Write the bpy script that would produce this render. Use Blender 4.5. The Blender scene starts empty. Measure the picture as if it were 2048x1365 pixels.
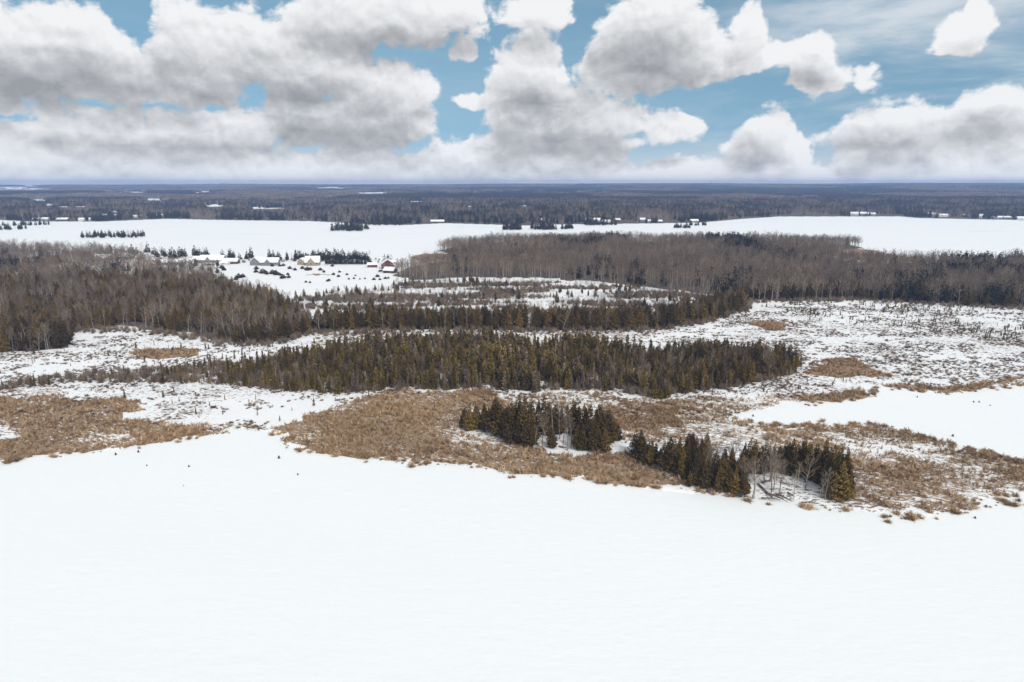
import bpy, math, random
import numpy as np
from mathutils import Vector

rng = np.random.default_rng(11)
random.seed(11)
R = math.radians
SC = bpy.context.scene
COL = SC.collection

# ------------------------------------------------------------------ camera
CH, PITCH, F = 60.0, R(13.0), 1365.0          # height above the ice, tilt below level, focal length for a 2048 px wide frame
cam_d = bpy.data.cameras.new("camera"); cam = bpy.data.objects.new("camera", cam_d); COL.objects.link(cam)
cam_d.sensor_width = 36.0; cam_d.lens = 24.0; cam_d.clip_start = 0.5; cam_d.clip_end = 60000
cam.location = (0, 0, CH); cam.rotation_euler = (math.pi / 2 - PITCH, 0, 0)
SC.camera = cam

# ------------------------------------------------------------------ light and exposure
SUN_EL, SUN_AZ = R(40), R(152)                # azimuth clockwise from +Y: behind the camera and to its right
sun_d = bpy.data.lights.new("sun", 'SUN'); sun = bpy.data.objects.new("sun", sun_d); COL.objects.link(sun)
sun_d.energy = 1.5; sun_d.angle = R(10); sun_d.color = (1.0, 0.95, 0.88)
sdir = Vector((math.sin(SUN_AZ) * math.cos(SUN_EL), math.cos(SUN_AZ) * math.cos(SUN_EL), math.sin(SUN_EL)))
sun.rotation_euler = sdir.to_track_quat('Z', 'Y').to_euler()
vs = SC.view_settings
vs.view_transform = 'Standard'; vs.look = 'None'; vs.gamma = 1.0; vs.use_curve_mapping = False; vs.exposure = 0.79
cy = SC.cycles
cy.use_denoising = True; cy.max_bounces = 3; cy.diffuse_bounces = 2; cy.glossy_bounces = 1
cy.transmission_bounces = 1; cy.volume_bounces = 1; cy.transparent_max_bounces = 4
cy.use_adaptive_sampling = True; cy.adaptive_threshold = 0.015
cy.sample_clamp_indirect = 4.0

def nd(nt, typ, props=None, **ins):
    n = nt.nodes.new(typ)
    for k, v in (props or {}).items(): setattr(n, k, v)
    for k, v in ins.items():
        key = int(k[1:]) if k[0] == '_' and k[1:].isdigit() else k
        s = n.inputs[key]
        if isinstance(v, bpy.types.NodeSocket): nt.links.new(v, s)
        elif isinstance(v, bpy.types.Node): nt.links.new(v.outputs[0], s)
        else: s.default_value = v
    return n
def M(nt, op, a, b=0.0, c=0.0, clamp=False):
    return nd(nt, 'ShaderNodeMath', {'operation': op, 'use_clamp': clamp}, _0=a, _1=b, _2=c).outputs[0]
def VM(nt, op, a, b=(0, 0, 0), c=(0, 0, 0)):
    n = nd(nt, 'ShaderNodeVectorMath', {'operation': op}, _0=a, _1=b)
    if op == 'MULTIPLY_ADD':
        if isinstance(c, bpy.types.NodeSocket): nt.links.new(c, n.inputs[2])
        else: n.inputs[2].default_value = c
    return n.outputs[1] if op in ('LENGTH', 'DOT_PRODUCT', 'DISTANCE') else n.outputs[0]
def SS(nt, x, lo, hi):
    n = nd(nt, 'ShaderNodeMapRange', {'interpolation_type': 'SMOOTHSTEP'}, _0=x, _1=lo, _2=hi)
    return n.outputs[0]
def MIX(nt, f, a, b):
    n = nt.nodes.new('ShaderNodeMix'); n.data_type = 'RGBA'
    for i, v in ((0, f), (6, a), (7, b)):
        if isinstance(v, bpy.types.NodeSocket): nt.links.new(v, n.inputs[i])
        else: n.inputs[i].default_value = v if i == 0 else (*v[:3], 1.0)
    return n.outputs[2]
def NOISE(nt, vec, scale, detail=4.0, rough=0.55, dist=0.0, out=0, dim='3D'):
    n = nd(nt, 'ShaderNodeTexNoise', {'noise_dimensions': dim}, Vector=vec, Scale=scale, Detail=detail, Roughness=rough, Distortion=dist)
    return n.outputs[out]

def px_angles(px, py):
    x, y = (px - 1024) / F, (682.5 - py) / F
    d = Vector((x, math.cos(PITCH) + y * math.sin(PITCH), -math.sin(PITCH) + y * math.cos(PITCH))).normalized()
    return math.degrees(math.atan2(d.x, d.y)), math.degrees(math.asin(d.z))

# cumulus banks of the sky: bearing and elevation of each bank come from where it stands in the air
CLOUDS = [(60, 90, 110, 72), (130, 120, 150, 66), (170, 70, 70, 52), (260, 150, 120, 52), (370, 172, 85, 32), (30, 60, 70, 45), (370, 60, 62, 60), (500, 80, 115, 58), (620, 120, 135, 60), (760, 162, 120, 42), (430, 110, 70, 55), (850, 172, 40, 22),
          (760, 28, 175, 58), (900, 18, 110, 40), (660, 20, 80, 50), (1080, 20, 80, 34), (700, 240, 172, 62), (600, 212, 80, 45), (800, 228, 80, 60), (540, 240, 32, 36), (230, 265, 145, 42), (385, 256, 110, 38), (480, 250, 52, 36), (300, 302, 260, 44), (140, 290, 80, 38),
          (30, 285, 52, 38), (100, 217, 28, 18), (14, 190, 27, 20), (1060, 140, 80, 55), (1040, 200, 78, 58), (1120, 212, 100, 62), (1220, 242, 110, 38), (1340, 256, 66, 26), (1050, 272, 100, 42), (1150, 282, 120, 34), (1310, 45, 110, 60), (1232, 55, 48, 42), (1300, 120, 132, 64), (1400, 110, 92, 58), (1200, 130, 46, 34), (1500, 65, 32, 45), (1490, 108, 60, 34), (1565, 100, 50, 20), (1622, 95, 42, 30),
          (1640, 155, 62, 30), (1722, 145, 48, 18), (1910, 70, 50, 30), (1950, 40, 30, 26), (1530, 260, 56, 40), (1510, 300, 76, 42), (1590, 300, 50, 34), (1780, 250, 95, 44), (1870, 270, 60, 38), (1722, 280, 42, 28), (1760, 320, 80, 18), (1990, 220, 85, 38), (2045, 248, 50, 30),
          (150, 335, 250, 28), (450, 330, 250, 32), (700, 332, 200, 34), (950, 322, 150, 38), (1150, 336, 170, 28), (1345, 335, 90, 22), (1560, 346, 200, 15), (1800, 350, 200, 10), (2010, 300, 80, 20), (925, 98, 24, 17), (935, 203, 34, 14), (300, 372, 900, 26), (1250, 370, 700, 20), (1900, 368, 600, 14), (1480, 355, 120, 14), (2000, 350, 150, 12)]
# (x, y, half width, half height) of the shaded undersides
SHADES = [(60, 178, 150, 26), (240, 172, 160, 34), (380, 190, 80, 20), (560, 195, 150, 30), (700, 272, 170, 36), (610, 255, 70, 34), (800, 95, 150, 26), (330, 292, 280, 20), (150, 290, 110, 18),
          (1290, 120, 95, 46), (1340, 160, 90, 22), (1150, 285, 110, 26), (1060, 300, 90, 26), (1080, 210, 90, 26), (1500, 318, 80, 20), (1480, 288, 40, 24), (1740, 288, 70, 26), (1830, 290, 70, 22), (2000, 252, 90, 18), (1760, 332, 70, 12), (1650, 172, 50, 14),
          (900, 335, 220, 16), (10, 198, 30, 16), (1250, 330, 130, 14)]
def cloud_rows():
    """the banks as rows of bearing curves, one row every 0.9 degrees of elevation"""
    U = np.linspace(-46, 46, 93); rows = []
    E = []
    for (cx, cyy, rx, ry) in CLOUDS:
        u0, v0 = px_angles(cx, cyy); ax, ay = rx / 23.0, ry / 23.0
        E.append((u0, v0 - 0.28 * ay, ax, ay * 1.28))
    S = [(*px_angles(cx, cyy), rx / 23.8, ry / 23.8) for (cx, cyy, rx, ry) in SHADES]
    def field(U, v):
        f = np.full(U.shape, 9.0)
        for (u0, v0, ax, ay) in E:
            y = (v - v0) / ay; y = max(y, -1.75 * y); l = np.hypot((U - u0) / ax, y)
            h = np.clip(0.14 - np.abs(f - l), 0, None) / 0.14; f = np.minimum(f, l) - h ** 3 * 0.14 / 6
        return np.clip(1 - f, -1.5, 1)
    def shade(U, v):
        f = np.zeros(U.shape)
        for (u0, v0, ax, ay) in S: f = np.maximum(f, np.exp(-(((U - u0) / ax) ** 2 + ((v - v0) / ay) ** 2)))
        return f
    V = np.arange(-1.0, 16.1, 0.9)
    return U, V, [((field(U, v) + 1.5) / 2.5, (field(U + 0.5, v + 1.9) + 1.5) / 2.5, shade(U, v)) for v in V]

world = bpy.data.worlds.new("World"); SC.world = world; world.use_nodes = True
wt = world.node_tree; wt.nodes.clear()
sky = nd(wt, 'ShaderNodeTexSky', {'sky_type': 'NISHITA', 'sun_disc': False, 'sun_elevation': SUN_EL, 'sun_rotation': SUN_AZ, 'altitude': 300.0,
                                  'air_density': 1.0, 'dust_density': 0.25, 'ozone_density': 2.0})
tc = wt.nodes.new('ShaderNodeTexCoord')
sx = nd(wt, 'ShaderNodeSeparateXYZ', None, _0=tc.outputs['Generated'])
uu = M(wt, 'MULTIPLY', M(wt, 'ARCTAN2', sx.outputs[0], sx.outputs[1]), 57.2958)
vv = M(wt, 'MULTIPLY', M(wt, 'ARCSINE', sx.outputs[2]), 57.2958)
P0 = nd(wt, 'ShaderNodeCombineXYZ', None, _0=uu, _1=vv, _2=3.0).outputs[0]
Wn = NOISE(wt, P0, 0.22, 3.0, 0.55, out=1, dim='2D')
Pw = VM(wt, 'MULTIPLY_ADD', VM(wt, 'SUBTRACT', Wn, (0.5, 0.5, 0.5)), (2.4, 1.3, 0.0), P0)
pw = nd(wt, 'ShaderNodeSeparateXYZ', None, _0=Pw)
cu = M(wt, 'MULTIPLY_ADD', pw.outputs[0], 1 / 92.0, 0.5, True); cv_ = M(wt, 'MAXIMUM', M(wt, 'MINIMUM', pw.outputs[1], 15.19), -0.99)
cuv = nd(wt, 'ShaderNodeCombineXYZ', None, _0=cu, _1=cu, _2=cu).outputs[0]
cU, cV, cR = cloud_rows(); acc = None
for v, row in zip(cV, cR):
    n = nd(wt, 'ShaderNodeRGBCurve', None, _1=cuv); mp = n.mapping; mp.use_clip = False
    for c in range(3):
        pts = mp.curves[c].points; xs = (cU + 46) / 92
        pts[0].location = (0, row[c][0]); pts[1].location = (1, row[c][-1])
        for x, y in zip(xs[1:-1], row[c][1:-1]): pts.new(float(x), float(y))
        for p in pts: p.handle_type = 'AUTO_CLAMPED'
    mp.update()
    w = M(wt, 'SUBTRACT', 1.0, M(wt, 'ABSOLUTE', M(wt, 'MULTIPLY_ADD', cv_, 1 / 0.9, -float(v) / 0.9)), 0.0, True)
    t = nd(wt, 'ShaderNodeVectorMath', {'operation': 'SCALE'}, _0=n.outputs[0]); wt.links.new(w, t.inputs[3])
    acc = t.outputs[0] if acc is None else VM(wt, 'ADD', acc, t.outputs[0])
ac = nd(wt, 'ShaderNodeSeparateXYZ', None, _0=acc)
# beyond the banks placed above the sky goes on with the same broken cumulus
far = M(wt, 'MAXIMUM', SS(wt, M(wt, 'ABSOLUTE', uu), 37.0, 45.0), SS(wt, vv, 13.2, 15.6))
def beyond(off): return M(wt, 'MULTIPLY_ADD', NOISE(wt, VM(wt, 'MULTIPLY', VM(wt, 'ADD', Pw, off), (0.06, 0.09, 1.0)), 1.0, 1.0, 0.5, dim='2D'), 3.2, -1.2)
near = M(wt, 'SUBTRACT', 1.0, far)
B0 = M(wt, 'ADD', M(wt, 'MULTIPLY', M(wt, 'MULTIPLY_ADD', ac.outputs[0], 2.5, -1.5), near), M(wt, 'MULTIPLY', beyond((0, 0, 0)), far))
B1 = M(wt, 'ADD', M(wt, 'MULTIPLY', M(wt, 'MULTIPLY_ADD', ac.outputs[1], 2.5, -1.5), near), M(wt, 'MULTIPLY', beyond((0.5, 1.9, 0)), far))
under = M(wt, 'MULTIPLY', ac.outputs[2], near)
def puffs(off, det):
    p = VM(wt, 'ADD', P0, off)
    n1 = NOISE(wt, VM(wt, 'MULTIPLY', p, (0.8, 1.25, 1.0)), 0.42, det, 0.66, 0.2, dim='2D')
    vo = nd(wt, 'ShaderNodeTexVoronoi', {'feature': 'F1', 'voronoi_dimensions': '2D'}, Vector=VM(wt, 'ADD', Pw, off), Scale=0.75, Detail=1.0, Roughness=0.5).outputs[0]
    return M(wt, 'ADD', M(wt, 'MULTIPLY', M(wt, 'SUBTRACT', n1, 0.5), 0.95), M(wt, 'MULTIPLY', M(wt, 'SUBTRACT', 0.42, vo), 0.22))
N0, N1 = puffs((0, 0, 0), 8.0), puffs((0.2, 0.55, 0), 4.0)
D0 = M(wt, 'ADD', B0, N0)
D1 = M(wt, 'ADD', B1, M(wt, 'MULTIPLY', N0, 0.3)); D2 = M(wt, 'ADD', B0, N1)
alpha = SS(wt, D0, -0.07, 0.20)
lit = M(wt, 'ADD', M(wt, 'MULTIPLY', M(wt, 'SUBTRACT', D0, D1), 0.50), M(wt, 'MULTIPLY', M(wt, 'SUBTRACT', D0, D2), 0.60))
thin = M(wt, 'MULTIPLY', M(wt, 'SUBTRACT', 0.55, D0), 0.45)
lit = M(wt, 'SUBTRACT', M(wt, 'ADD', M(wt, 'ADD', lit, thin), M(wt, 'MULTIPLY_ADD', SS(wt, vv, 4.5, 0.3), 0.20, 0.62)), M(wt, 'MULTIPLY', under, 0.42))
ccol = nd(wt, 'ShaderNodeValToRGB', None, _0=lit)
cr = ccol.color_ramp
cr.elements[0].position = 0.05; cr.elements[0].color = (0.19, 0.198, 0.21, 1)
cr.elements[1].position = 0.95; cr.elements[1].color = (0.52, 0.525, 0.53, 1)
e = cr.elements.new(0.42); e.color = (0.30, 0.306, 0.315, 1)
e = cr.elements.new(0.66); e.color = (0.41, 0.415, 0.425, 1)
SKY_STRENGTH = 0.09
sv = nd(wt, 'ShaderNodeCombineXYZ', None, _0=sx.outputs[0], _1=sx.outputs[1], _2=M(wt, 'MULTIPLY_ADD', M(wt, 'MAXIMUM', sx.outputs[2], 0.0), 0.7, 0.30))
wt.links.new(VM(wt, 'NORMALIZE', sv.outputs[0]), sky.inputs[0])
skyc = VM(wt, 'MULTIPLY', sky.outputs[0], (1.0, 1.12, 0.90))
# thin high cirrus
cir = NOISE(wt, VM(wt, 'MULTIPLY', P0, (0.05, 0.22, 1.0)), 1.0, 6.0, 0.62, 0.6)
cirm = M(wt, 'MULTIPLY', SS(wt, cir, 0.36, 0.70), M(wt, 'MULTIPLY_ADD', SS(wt, uu, 10.0, 26.0), 0.80, 0.14))
cw = 1.0 / SKY_STRENGTH
skyc = MIX(wt, cirm, skyc, (0.40 * cw, 0.43 * cw, 0.46 * cw))
hz = SS(wt, vv, 4.0, 0.2)
skyc = MIX(wt, M(wt, 'MULTIPLY', hz, 0.85), skyc, (0.40 * cw, 0.42 * cw, 0.43 * cw))
cl = VM(wt, 'SCALE', ccol.outputs[0]); cl.node.inputs[3].default_value = cw
tot = MIX(wt, alpha, skyc, cl)
bg = nd(wt, 'ShaderNodeBackground', None, Color=tot, Strength=SKY_STRENGTH)
wo = nd(wt, 'ShaderNodeOutputWorld', None, _0=bg)
world.cycles.sampling_method = 'NONE'

# ------------------------------------------------------------------ ground geometry: where a sight line meets the ground
def gp(px, py, z=0.0):
    x, y = (px - 1024) / F, (682.5 - py) / F
    dy = math.cos(PITCH) + y * math.sin(PITCH); dz = -math.sin(PITCH) + y * math.cos(PITCH)
    t = (z - CH) / dz
    return (x * t, dy * t)
def poly(pts): return np.array([gp(*p) for p in pts])
def proj(X, Y, Z=0.0):
    dep = Y * math.cos(PITCH) - (Z - CH) * math.sin(PITCH)
    up = Y * math.sin(PITCH) + (Z - CH) * math.cos(PITCH)
    return 1024 + F * X / dep, 682.5 - F * up / dep
def height_to(Y, py):
    yv = (682.5 - py) / F
    return CH + Y * (yv * math.cos(PITCH) - math.sin(PITCH)) / (math.cos(PITCH) + yv * math.sin(PITCH))
def inside(P, X, Y):
    r = np.zeros(X.shape, bool); n = len(P)
    for i in range(n):
        x1, y1 = P[i]; x2, y2 = P[(i + 1) % n]
        if y1 == y2: continue
        c = ((y1 > Y) != (y2 > Y)) & (X < (x2 - x1) * (Y - y1) / (y2 - y1) + x1)
        r ^= c
    return r
TBL = np.random.default_rng(5).random((256, 256))
def vnoise(x, y):
    xi = np.floor(x).astype(int); yi = np.floor(y).astype(int)
    fx = x - xi; fy = y - yi; fx = fx * fx * (3 - 2 * fx); fy = fy * fy * (3 - 2 * fy)
    a = TBL[xi & 255, yi & 255]; b = TBL[(xi + 1) & 255, yi & 255]; c = TBL[xi & 255, (yi + 1) & 255]; d = TBL[(xi + 1) & 255, (yi + 1) & 255]
    return (a * (1 - fx) + b * fx) * (1 - fy) + (c * (1 - fx) + d * fx) * fy
def fbm(x, y, o=4):
    s = np.zeros(np.shape(x)); a = 0.5; t = 0
    for i in range(o):
        s = s + a * vnoise(x * 2 ** i + 17.3 * i, y * 2 ** i + 5.1 * i); t += a; a *= 0.5
    return s / t

SHORE = [(-420, 985), (-200, 952), (0, 926), (60, 916), (180, 903), (310, 886), (400, 874), (470, 862), (545, 866), (600, 875), (560, 884), (585, 893), (640, 905), (740, 914),
         (850, 926), (940, 926), (1020, 945), (1060, 952), (1180, 958), (1290, 972), (1400, 984), (1500, 992), (1600, 1008), (1700, 1017), (1800, 1030), (1850, 1030), (1930, 1014), (2048, 988), (2250, 955), (2500, 930)]
NEAR_LAND = poly(SHORE + [(2500, 545), (2250, 528), (2048, 523), (1900, 521), (1790, 509), (1745, 498), (1710, 488), (1600, 484), (1400, 482), (1200, 482), (1000, 484), (910, 492), (868, 503), (822, 507),
                          (790, 519), (760, 526), (700, 526), (640, 521), (560, 517), (470, 513), (400, 511), (300, 506), (200, 501), (100, 497), (0, 494), (-420, 488)])
LAGOON = poly([(1450, 838), (1500, 826), (1600, 806), (1680, 799), (1742, 794), (1752, 772), (1800, 776), (1860, 784), (1950, 781), (2048, 768), (2300, 745), (2300, 985), (2048, 924), (1950, 905), (1860, 880), (1800, 862), (1730, 850), (1600, 856), (1520, 852)])
FAR_SHORE_PX = [(-500, 436), (0, 441), (60, 444), (200, 444), (275, 441), (330, 438.5), (450, 441), (620, 443), (680, 446), (730, 449), (815, 450.5), (890, 447), (960, 449), (1060, 452), (1100, 450), (1170, 449), (1260, 448),
                (1400, 446), (1480, 439), (1560, 434), (1670, 434), (1800, 434), (1840, 437), (1900, 438.5), (2048, 441), (2500, 442)]
FAR_LAND = np.vstack([poly(FAR_SHORE_PX), [[14000, 10500], [-14000, 10500]]])
ISLETS_PX = [[(-60, 462), (30, 462), (24, 457), (-60, 457)], [(40, 453.5), (75, 453.5), (72, 449.5), (44, 449.5)], [(186, 478), (268, 478), (262, 473), (190, 473)], [(676, 465), (726, 464), (720, 457), (690, 456)],
             [(1004, 462), (1043, 462), (1040, 458.5), (1008, 458.5)], [(1062, 462), (1112, 461), (1104, 457.5), (1066, 457.5)], [(1122, 460), (1146, 460), (1142, 457.5), (1126, 457.5)],
             [(1168, 452.5), (1236, 452.5), (1230, 449), (1172, 449)], [(1350, 458), (1375, 458), (1371, 455), (1353, 455)], [(1381, 453), (1406, 453), (1402, 450), (1384, 450)]]
ISLETS = [poly(p) for p in ISLETS_PX]
REEDS_PX = [[(-420, 800), (0, 796), (110, 793), (225, 800), (292, 812), (240, 826), (250, 836), (330, 838), (440, 846), (462, 866), (400, 874), (310, 886), (180, 903), (60, 916), (0, 926), (-420, 985)],
            [(535, 860), (640, 826), (700, 806), (770, 786), (880, 782), (990, 788), (1020, 812), (1060, 900), (1190, 910), (1290, 925), (1400, 984), (1290, 972), (1180, 958), (1060, 952), (1020, 945), (940, 926), (850, 926), (740, 914), (640, 905), (585, 893), (560, 884), (600, 875)],
            [(1200, 818), (1330, 806), (1430, 828), (1450, 842), (1400, 852), (1320, 872), (1250, 880), (1235, 850)],
            [(1520, 852), (1600, 856), (1730, 850), (1800, 862), (1860, 880), (1950, 905), (2048, 924), (2300, 985), (2250, 955), (2048, 988), (1930, 1014), (1850, 1030), (1800, 1030), (1700, 1017), (1640, 1010), (1700, 985), (1690, 940), (1500, 890)]]
PATCH_PX = [[(268, 708), (300, 699), (375, 702), (400, 712), (340, 718), (280, 718)], [(1490, 652), (1515, 645), (1570, 646), (1592, 654), (1540, 660)], [(1600, 745), (1650, 722), (1720, 718), (1748, 735), (1770, 752), (1700, 762), (1640, 758)],
            [(815, 516), (850, 508), (905, 507), (905, 519), (840, 523)], [(1655, 510), (1700, 498), (1742, 500), (1790, 511), (1900, 523), (1760, 524), (1700, 520)], [(1755, 776), (1850, 784), (1950, 780), (2048, 768), (2048, 760), (1900, 770), (1800, 770)],
            [(1590, 805), (1680, 798), (1740, 792), (1700, 778), (1620, 786)], [(616, 550), (645, 548), (662, 550), (640, 552)]]
REED_HOLE = [poly([(-300, 862), (0, 857), (48, 858), (30, 872), (44, 880), (0, 888), (-300, 890)])]
SOFT_PX = [[(980, 786), (1200, 792), (1300, 800), (1500, 796), (1620, 785), (1720, 780), (1742, 793), (1600, 806), (1500, 826), (1450, 840), (1520, 853), (1620, 858), (1720, 930), (1730, 1000), (1640, 1004), (1500, 900), (1290, 905), (1240, 890), (1220, 850), (1180, 830), (1000, 815)],
           [(-100, 775), (120, 768), (130, 785), (60, 800), (-100, 800)], [(430, 845), (500, 842), (540, 862), (460, 872)], [(600, 690), (700, 665), (900, 664), (1300, 668), (1420, 650), (1300, 676), (1000, 684), (800, 684), (680, 700)]]
SOFT = [poly(p) for p in SOFT_PX]
REEDS = [poly(p) for p in REEDS_PX]; PATCH = [poly(p) for p in PATCH_PX]
THICKET = poly([(-200, 790), (0, 775), (130, 752), (280, 742), (400, 738), (520, 722), (640, 708), (760, 695), (860, 686), (1080, 694), (1300, 704), (1460, 706), (1560, 714), (1600, 732), (1585, 752), (1500, 772), (1400, 788),
                (1290, 796), (1200, 782), (1060, 784), (860, 780), (700, 790), (560, 782), (400, 768), (260, 768), (130, 768), (0, 784), (-200, 800)])
ROW = poly([(470, 690), (560, 684), (620, 668), (720, 661), (860, 661), (1060, 662), (1200, 663), (1310, 660), (1400, 646), (1440, 636), (1490, 620), (1485, 604), (1440, 612), (1380, 630), (1290, 646), (1060, 650), (860, 648), (700, 648), (600, 652), (500, 660)])
LEFT_WOODS = poly([(-400, 730), (0, 706), (60, 706), (132, 698), (150, 664), (230, 656), (310, 662), (400, 672), (470, 690), (540, 686), (620, 668), (600, 640), (560, 610), (500, 590), (440, 572), (380, 565), (250, 560), (0, 560), (-400, 562)])
LEFT_BACK = poly([(-400, 562), (0, 560), (250, 560), (380, 562), (440, 556), (420, 545), (330, 537), (310, 526), (250, 512), (200, 506), (120, 502), (0, 499), (-400, 496)])
PENINSULA = poly([(830, 562), (790, 552), (800, 543), (850, 530), (905, 522), (906, 509), (872, 503), (912, 493), (1000, 486), (1200, 484), (1400, 484), (1600, 486), (1700, 490), (1725, 497), (1690, 502), (1650, 512), (1700, 524), (1760, 528), (1900, 528), (2048, 528), (2500, 548),
                  (2500, 640), (2048, 618), (1900, 611), (1700, 600), (1500, 604), (1440, 596), (1380, 585), (1250, 570), (1080, 556), (950, 556)])
SHRUBLAND = poly([(560, 606), (640, 590), (760, 575), (840, 566), (1000, 560), (1250, 574), (1400, 592), (1480, 606), (1400, 628), (1290, 644), (1060, 648), (860, 646), (700, 644), (610, 640)])
FIELD = poly([(440, 556), (430, 540), (560, 530), (740, 530), (800, 545), (830, 562), (760, 575), (640, 588), (560, 600), (480, 575)])
CLEARING = poly([(1490, 945), (1560, 930), (1660, 945), (1655, 985), (1640, 1006), (1560, 1001), (1505, 994)])
FIELDS_PX = [(0, 375, 60, 1.2), (60, 372.5, 30, .8), (40, 379, 80, 1.6), (75, 401, 45, 2.0), (250, 385, 60, 1.4), (300, 399, 30, 2.0), (325, 400, 14, 3.0), (430, 411, 22, 2.6), (390, 386, 22, 1.2), (535, 417, 40, 1.6), (660, 376, 40, 1.4), (745, 386, 50, 1.6),
             (405, 384, 30, 1.2), (950, 385, 18, 1.0), (835, 403, 16, .9), (1080, 381, 8, .8), (1690, 379, 14, 1.0), (1180, 381, 30, .7), (160, 414, 12, 1.0), (130, 414, 14, .9), (100, 410, 8, 1.0), (940, 413, 6, .8), (1050, 412, 8, .8), (2040, 381, 10, .8), (230, 424, 8, .9)]

def far_height(X, Y):
    r = np.hypot(X, Y)
    base = np.clip((r - 1250) / 8200, 0, 1)
    h = 40 * base ** 1.15 + 26 * (fbm(X / 1300 + 3.1, Y / 800 + 1.7, 3) - 0.5) * np.clip((r - 1250) / 1500, 0, 1) + 14 * (fbm(X / 3200 + 9, Y / 1800, 2) - 0.45) * np.clip((r - 4000) / 4000, 0, 1)
    h = h + 13 * np.clip(X / 4500, -.4, 1) * base
    return np.maximum(h, 0.6) * np.clip((r - 1100) / 300, 0.0, 1) + 0.6
def bend(X, Y):
    return X + 9 * (fbm(X / 11, Y / 11, 4) - .5), Y + 15 * (fbm(X / 11 + 7, Y / 11 + 3, 4) - .5)
def land_mask(X, Y):
    k = 0.012 * np.hypot(X, Y)
    wx = X + k * 1.3 * (fbm(X / 7, Y / 7, 4) - 0.5) * 2.2; wy = Y + k * (fbm(X / 7 + 40, Y / 7 + 9, 4) - 0.5) * 3.2
    m = inside(NEAR_LAND, wx, wy) & ~inside(LAGOON, wx, wy)
    far = inside(FAR_LAND, X, Y)
    for I in ISLETS: m |= inside(I, X, Y)
    return m, far
def in_any(Ps, X, Y):
    r = np.zeros(X.shape, bool)
    for P in Ps: r |= inside(P, X, Y)
    return r
def in_fields(X, Y, front=0.0):
    px, py = proj(X, Y, far_height(X, Y)); up = front * F / np.hypot(X, Y)
    r = np.zeros(X.shape, bool)
    w = (fbm(X / 40, Y / 110, 4) - 0.5) * 2.0
    for (cx, cyy, a, b) in FIELDS_PX:
        r |= (((px - cx) / a + w * .5) ** 2 + ((py - cyy - up / 2) / (b + up / 2) + w) ** 2) < 1
    return r
def land_z(X, Y):
    X = np.asarray(X, float); Y = np.asarray(Y, float)
    return np.where(inside(FAR_LAND, X, Y), far_height(X, Y), 0.45)

# ------------------------------------------------------------------ materials
def mat(name):
    m = bpy.data.materials.new(name); m.use_nodes = True
    nt = m.node_tree; nt.nodes.clear()
    b = nt.nodes.new('ShaderNodeBsdfPrincipled'); o = nt.nodes.new('ShaderNodeOutputMaterial'); nt.links.new(b.outputs[0], o.inputs[0])
    b.inputs['Roughness'].default_value = 0.9
    b.inputs['Specular IOR Level'].default_value = 0.15
    return m, nt, b
def flat(name, c, rough=0.8, vary=0.15, scale=0.6):
    m, nt, b = mat(name)
    g = nt.nodes.new('ShaderNodeNewGeometry')
    n = NOISE(nt, g.outputs['Position'], scale, 3.0)
    col = MIX(nt, n, tuple(x * (1 - vary) for x in c), tuple(min(x * (1 + vary), 1) for x in c))
    nt.links.new(col, b.inputs['Base Color']); b.inputs['Roughness'].default_value = rough
    return m
def foliage(name, c0, c1, c2):
    m, nt, b = mat(name)
    oi = nt.nodes.new('ShaderNodeObjectInfo'); g = nt.nodes.new('ShaderNodeNewGeometry')
    r = nd(nt, 'ShaderNodeValToRGB', None, _0=oi.outputs['Random'])
    r.color_ramp.elements[0].color = (*c0, 1); r.color_ramp.elements[1].color = (*c2, 1); r.color_ramp.elements[1].position = 0.95
    e = r.color_ramp.elements.new(0.6); e.color = (*c1, 1)
    n = NOISE(nt, g.outputs['Position'], 1.3, 3.0)
    big = NOISE(nt, g.outputs['Position'], 0.022, 3.0)          # stands of paler and darker growth
    col = VM(nt, 'SCALE', r.outputs[0]); nt.links.new(M(nt, 'MULTIPLY', M(nt, 'MULTIPLY_ADD', n, 2.0, 0.05), M(nt, 'MULTIPLY_ADD', big, 1.3, 0.35)), col.node.inputs[3])
    nt.links.new(col, b.inputs['Base Color'])
    return m

M_CEDAR = foliage("cedar_foliage", (0.055, 0.041, 0.016), (0.098, 0.066, 0.021), (0.18, 0.115, 0.030))
M_SPRUCE = foliage("young_conifer_foliage", (0.075, 0.056, 0.020), (0.165, 0.115, 0.030), (0.235, 0.165, 0.042))
M_FARCON = foliage("far_conifer_foliage", (0.018, 0.020, 0.014), (0.024, 0.024, 0.016), (0.034, 0.030, 0.020))
M_TWIG = foliage("bare_twigs", (0.145, 0.108, 0.083), (0.20, 0.152, 0.117), (0.30, 0.24, 0.165))
M_TRUNK = foliage("grey_bark", (0.14, 0.12, 0.10), (0.23, 0.195, 0.16), (0.42, 0.37, 0.31))
M_DARKBARK = flat("dark_bark", (0.045, 0.035, 0.028), 0.9, 0.3, 3.0)
M_REED = foliage("dry_reed", (0.27, 0.170, 0.092), (0.39, 0.262, 0.150), (0.56, 0.42, 0.27))
M_RUST = foliage("marsh_twigs", (0.10, 0.066, 0.046), (0.14, 0.096, 0.068), (0.23, 0.135, 0.07))
M_FIELD_BUSH = foliage("juniper_foliage", (0.028, 0.022, 0.020), (0.045, 0.032, 0.026), (0.060, 0.038, 0.03))

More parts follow.
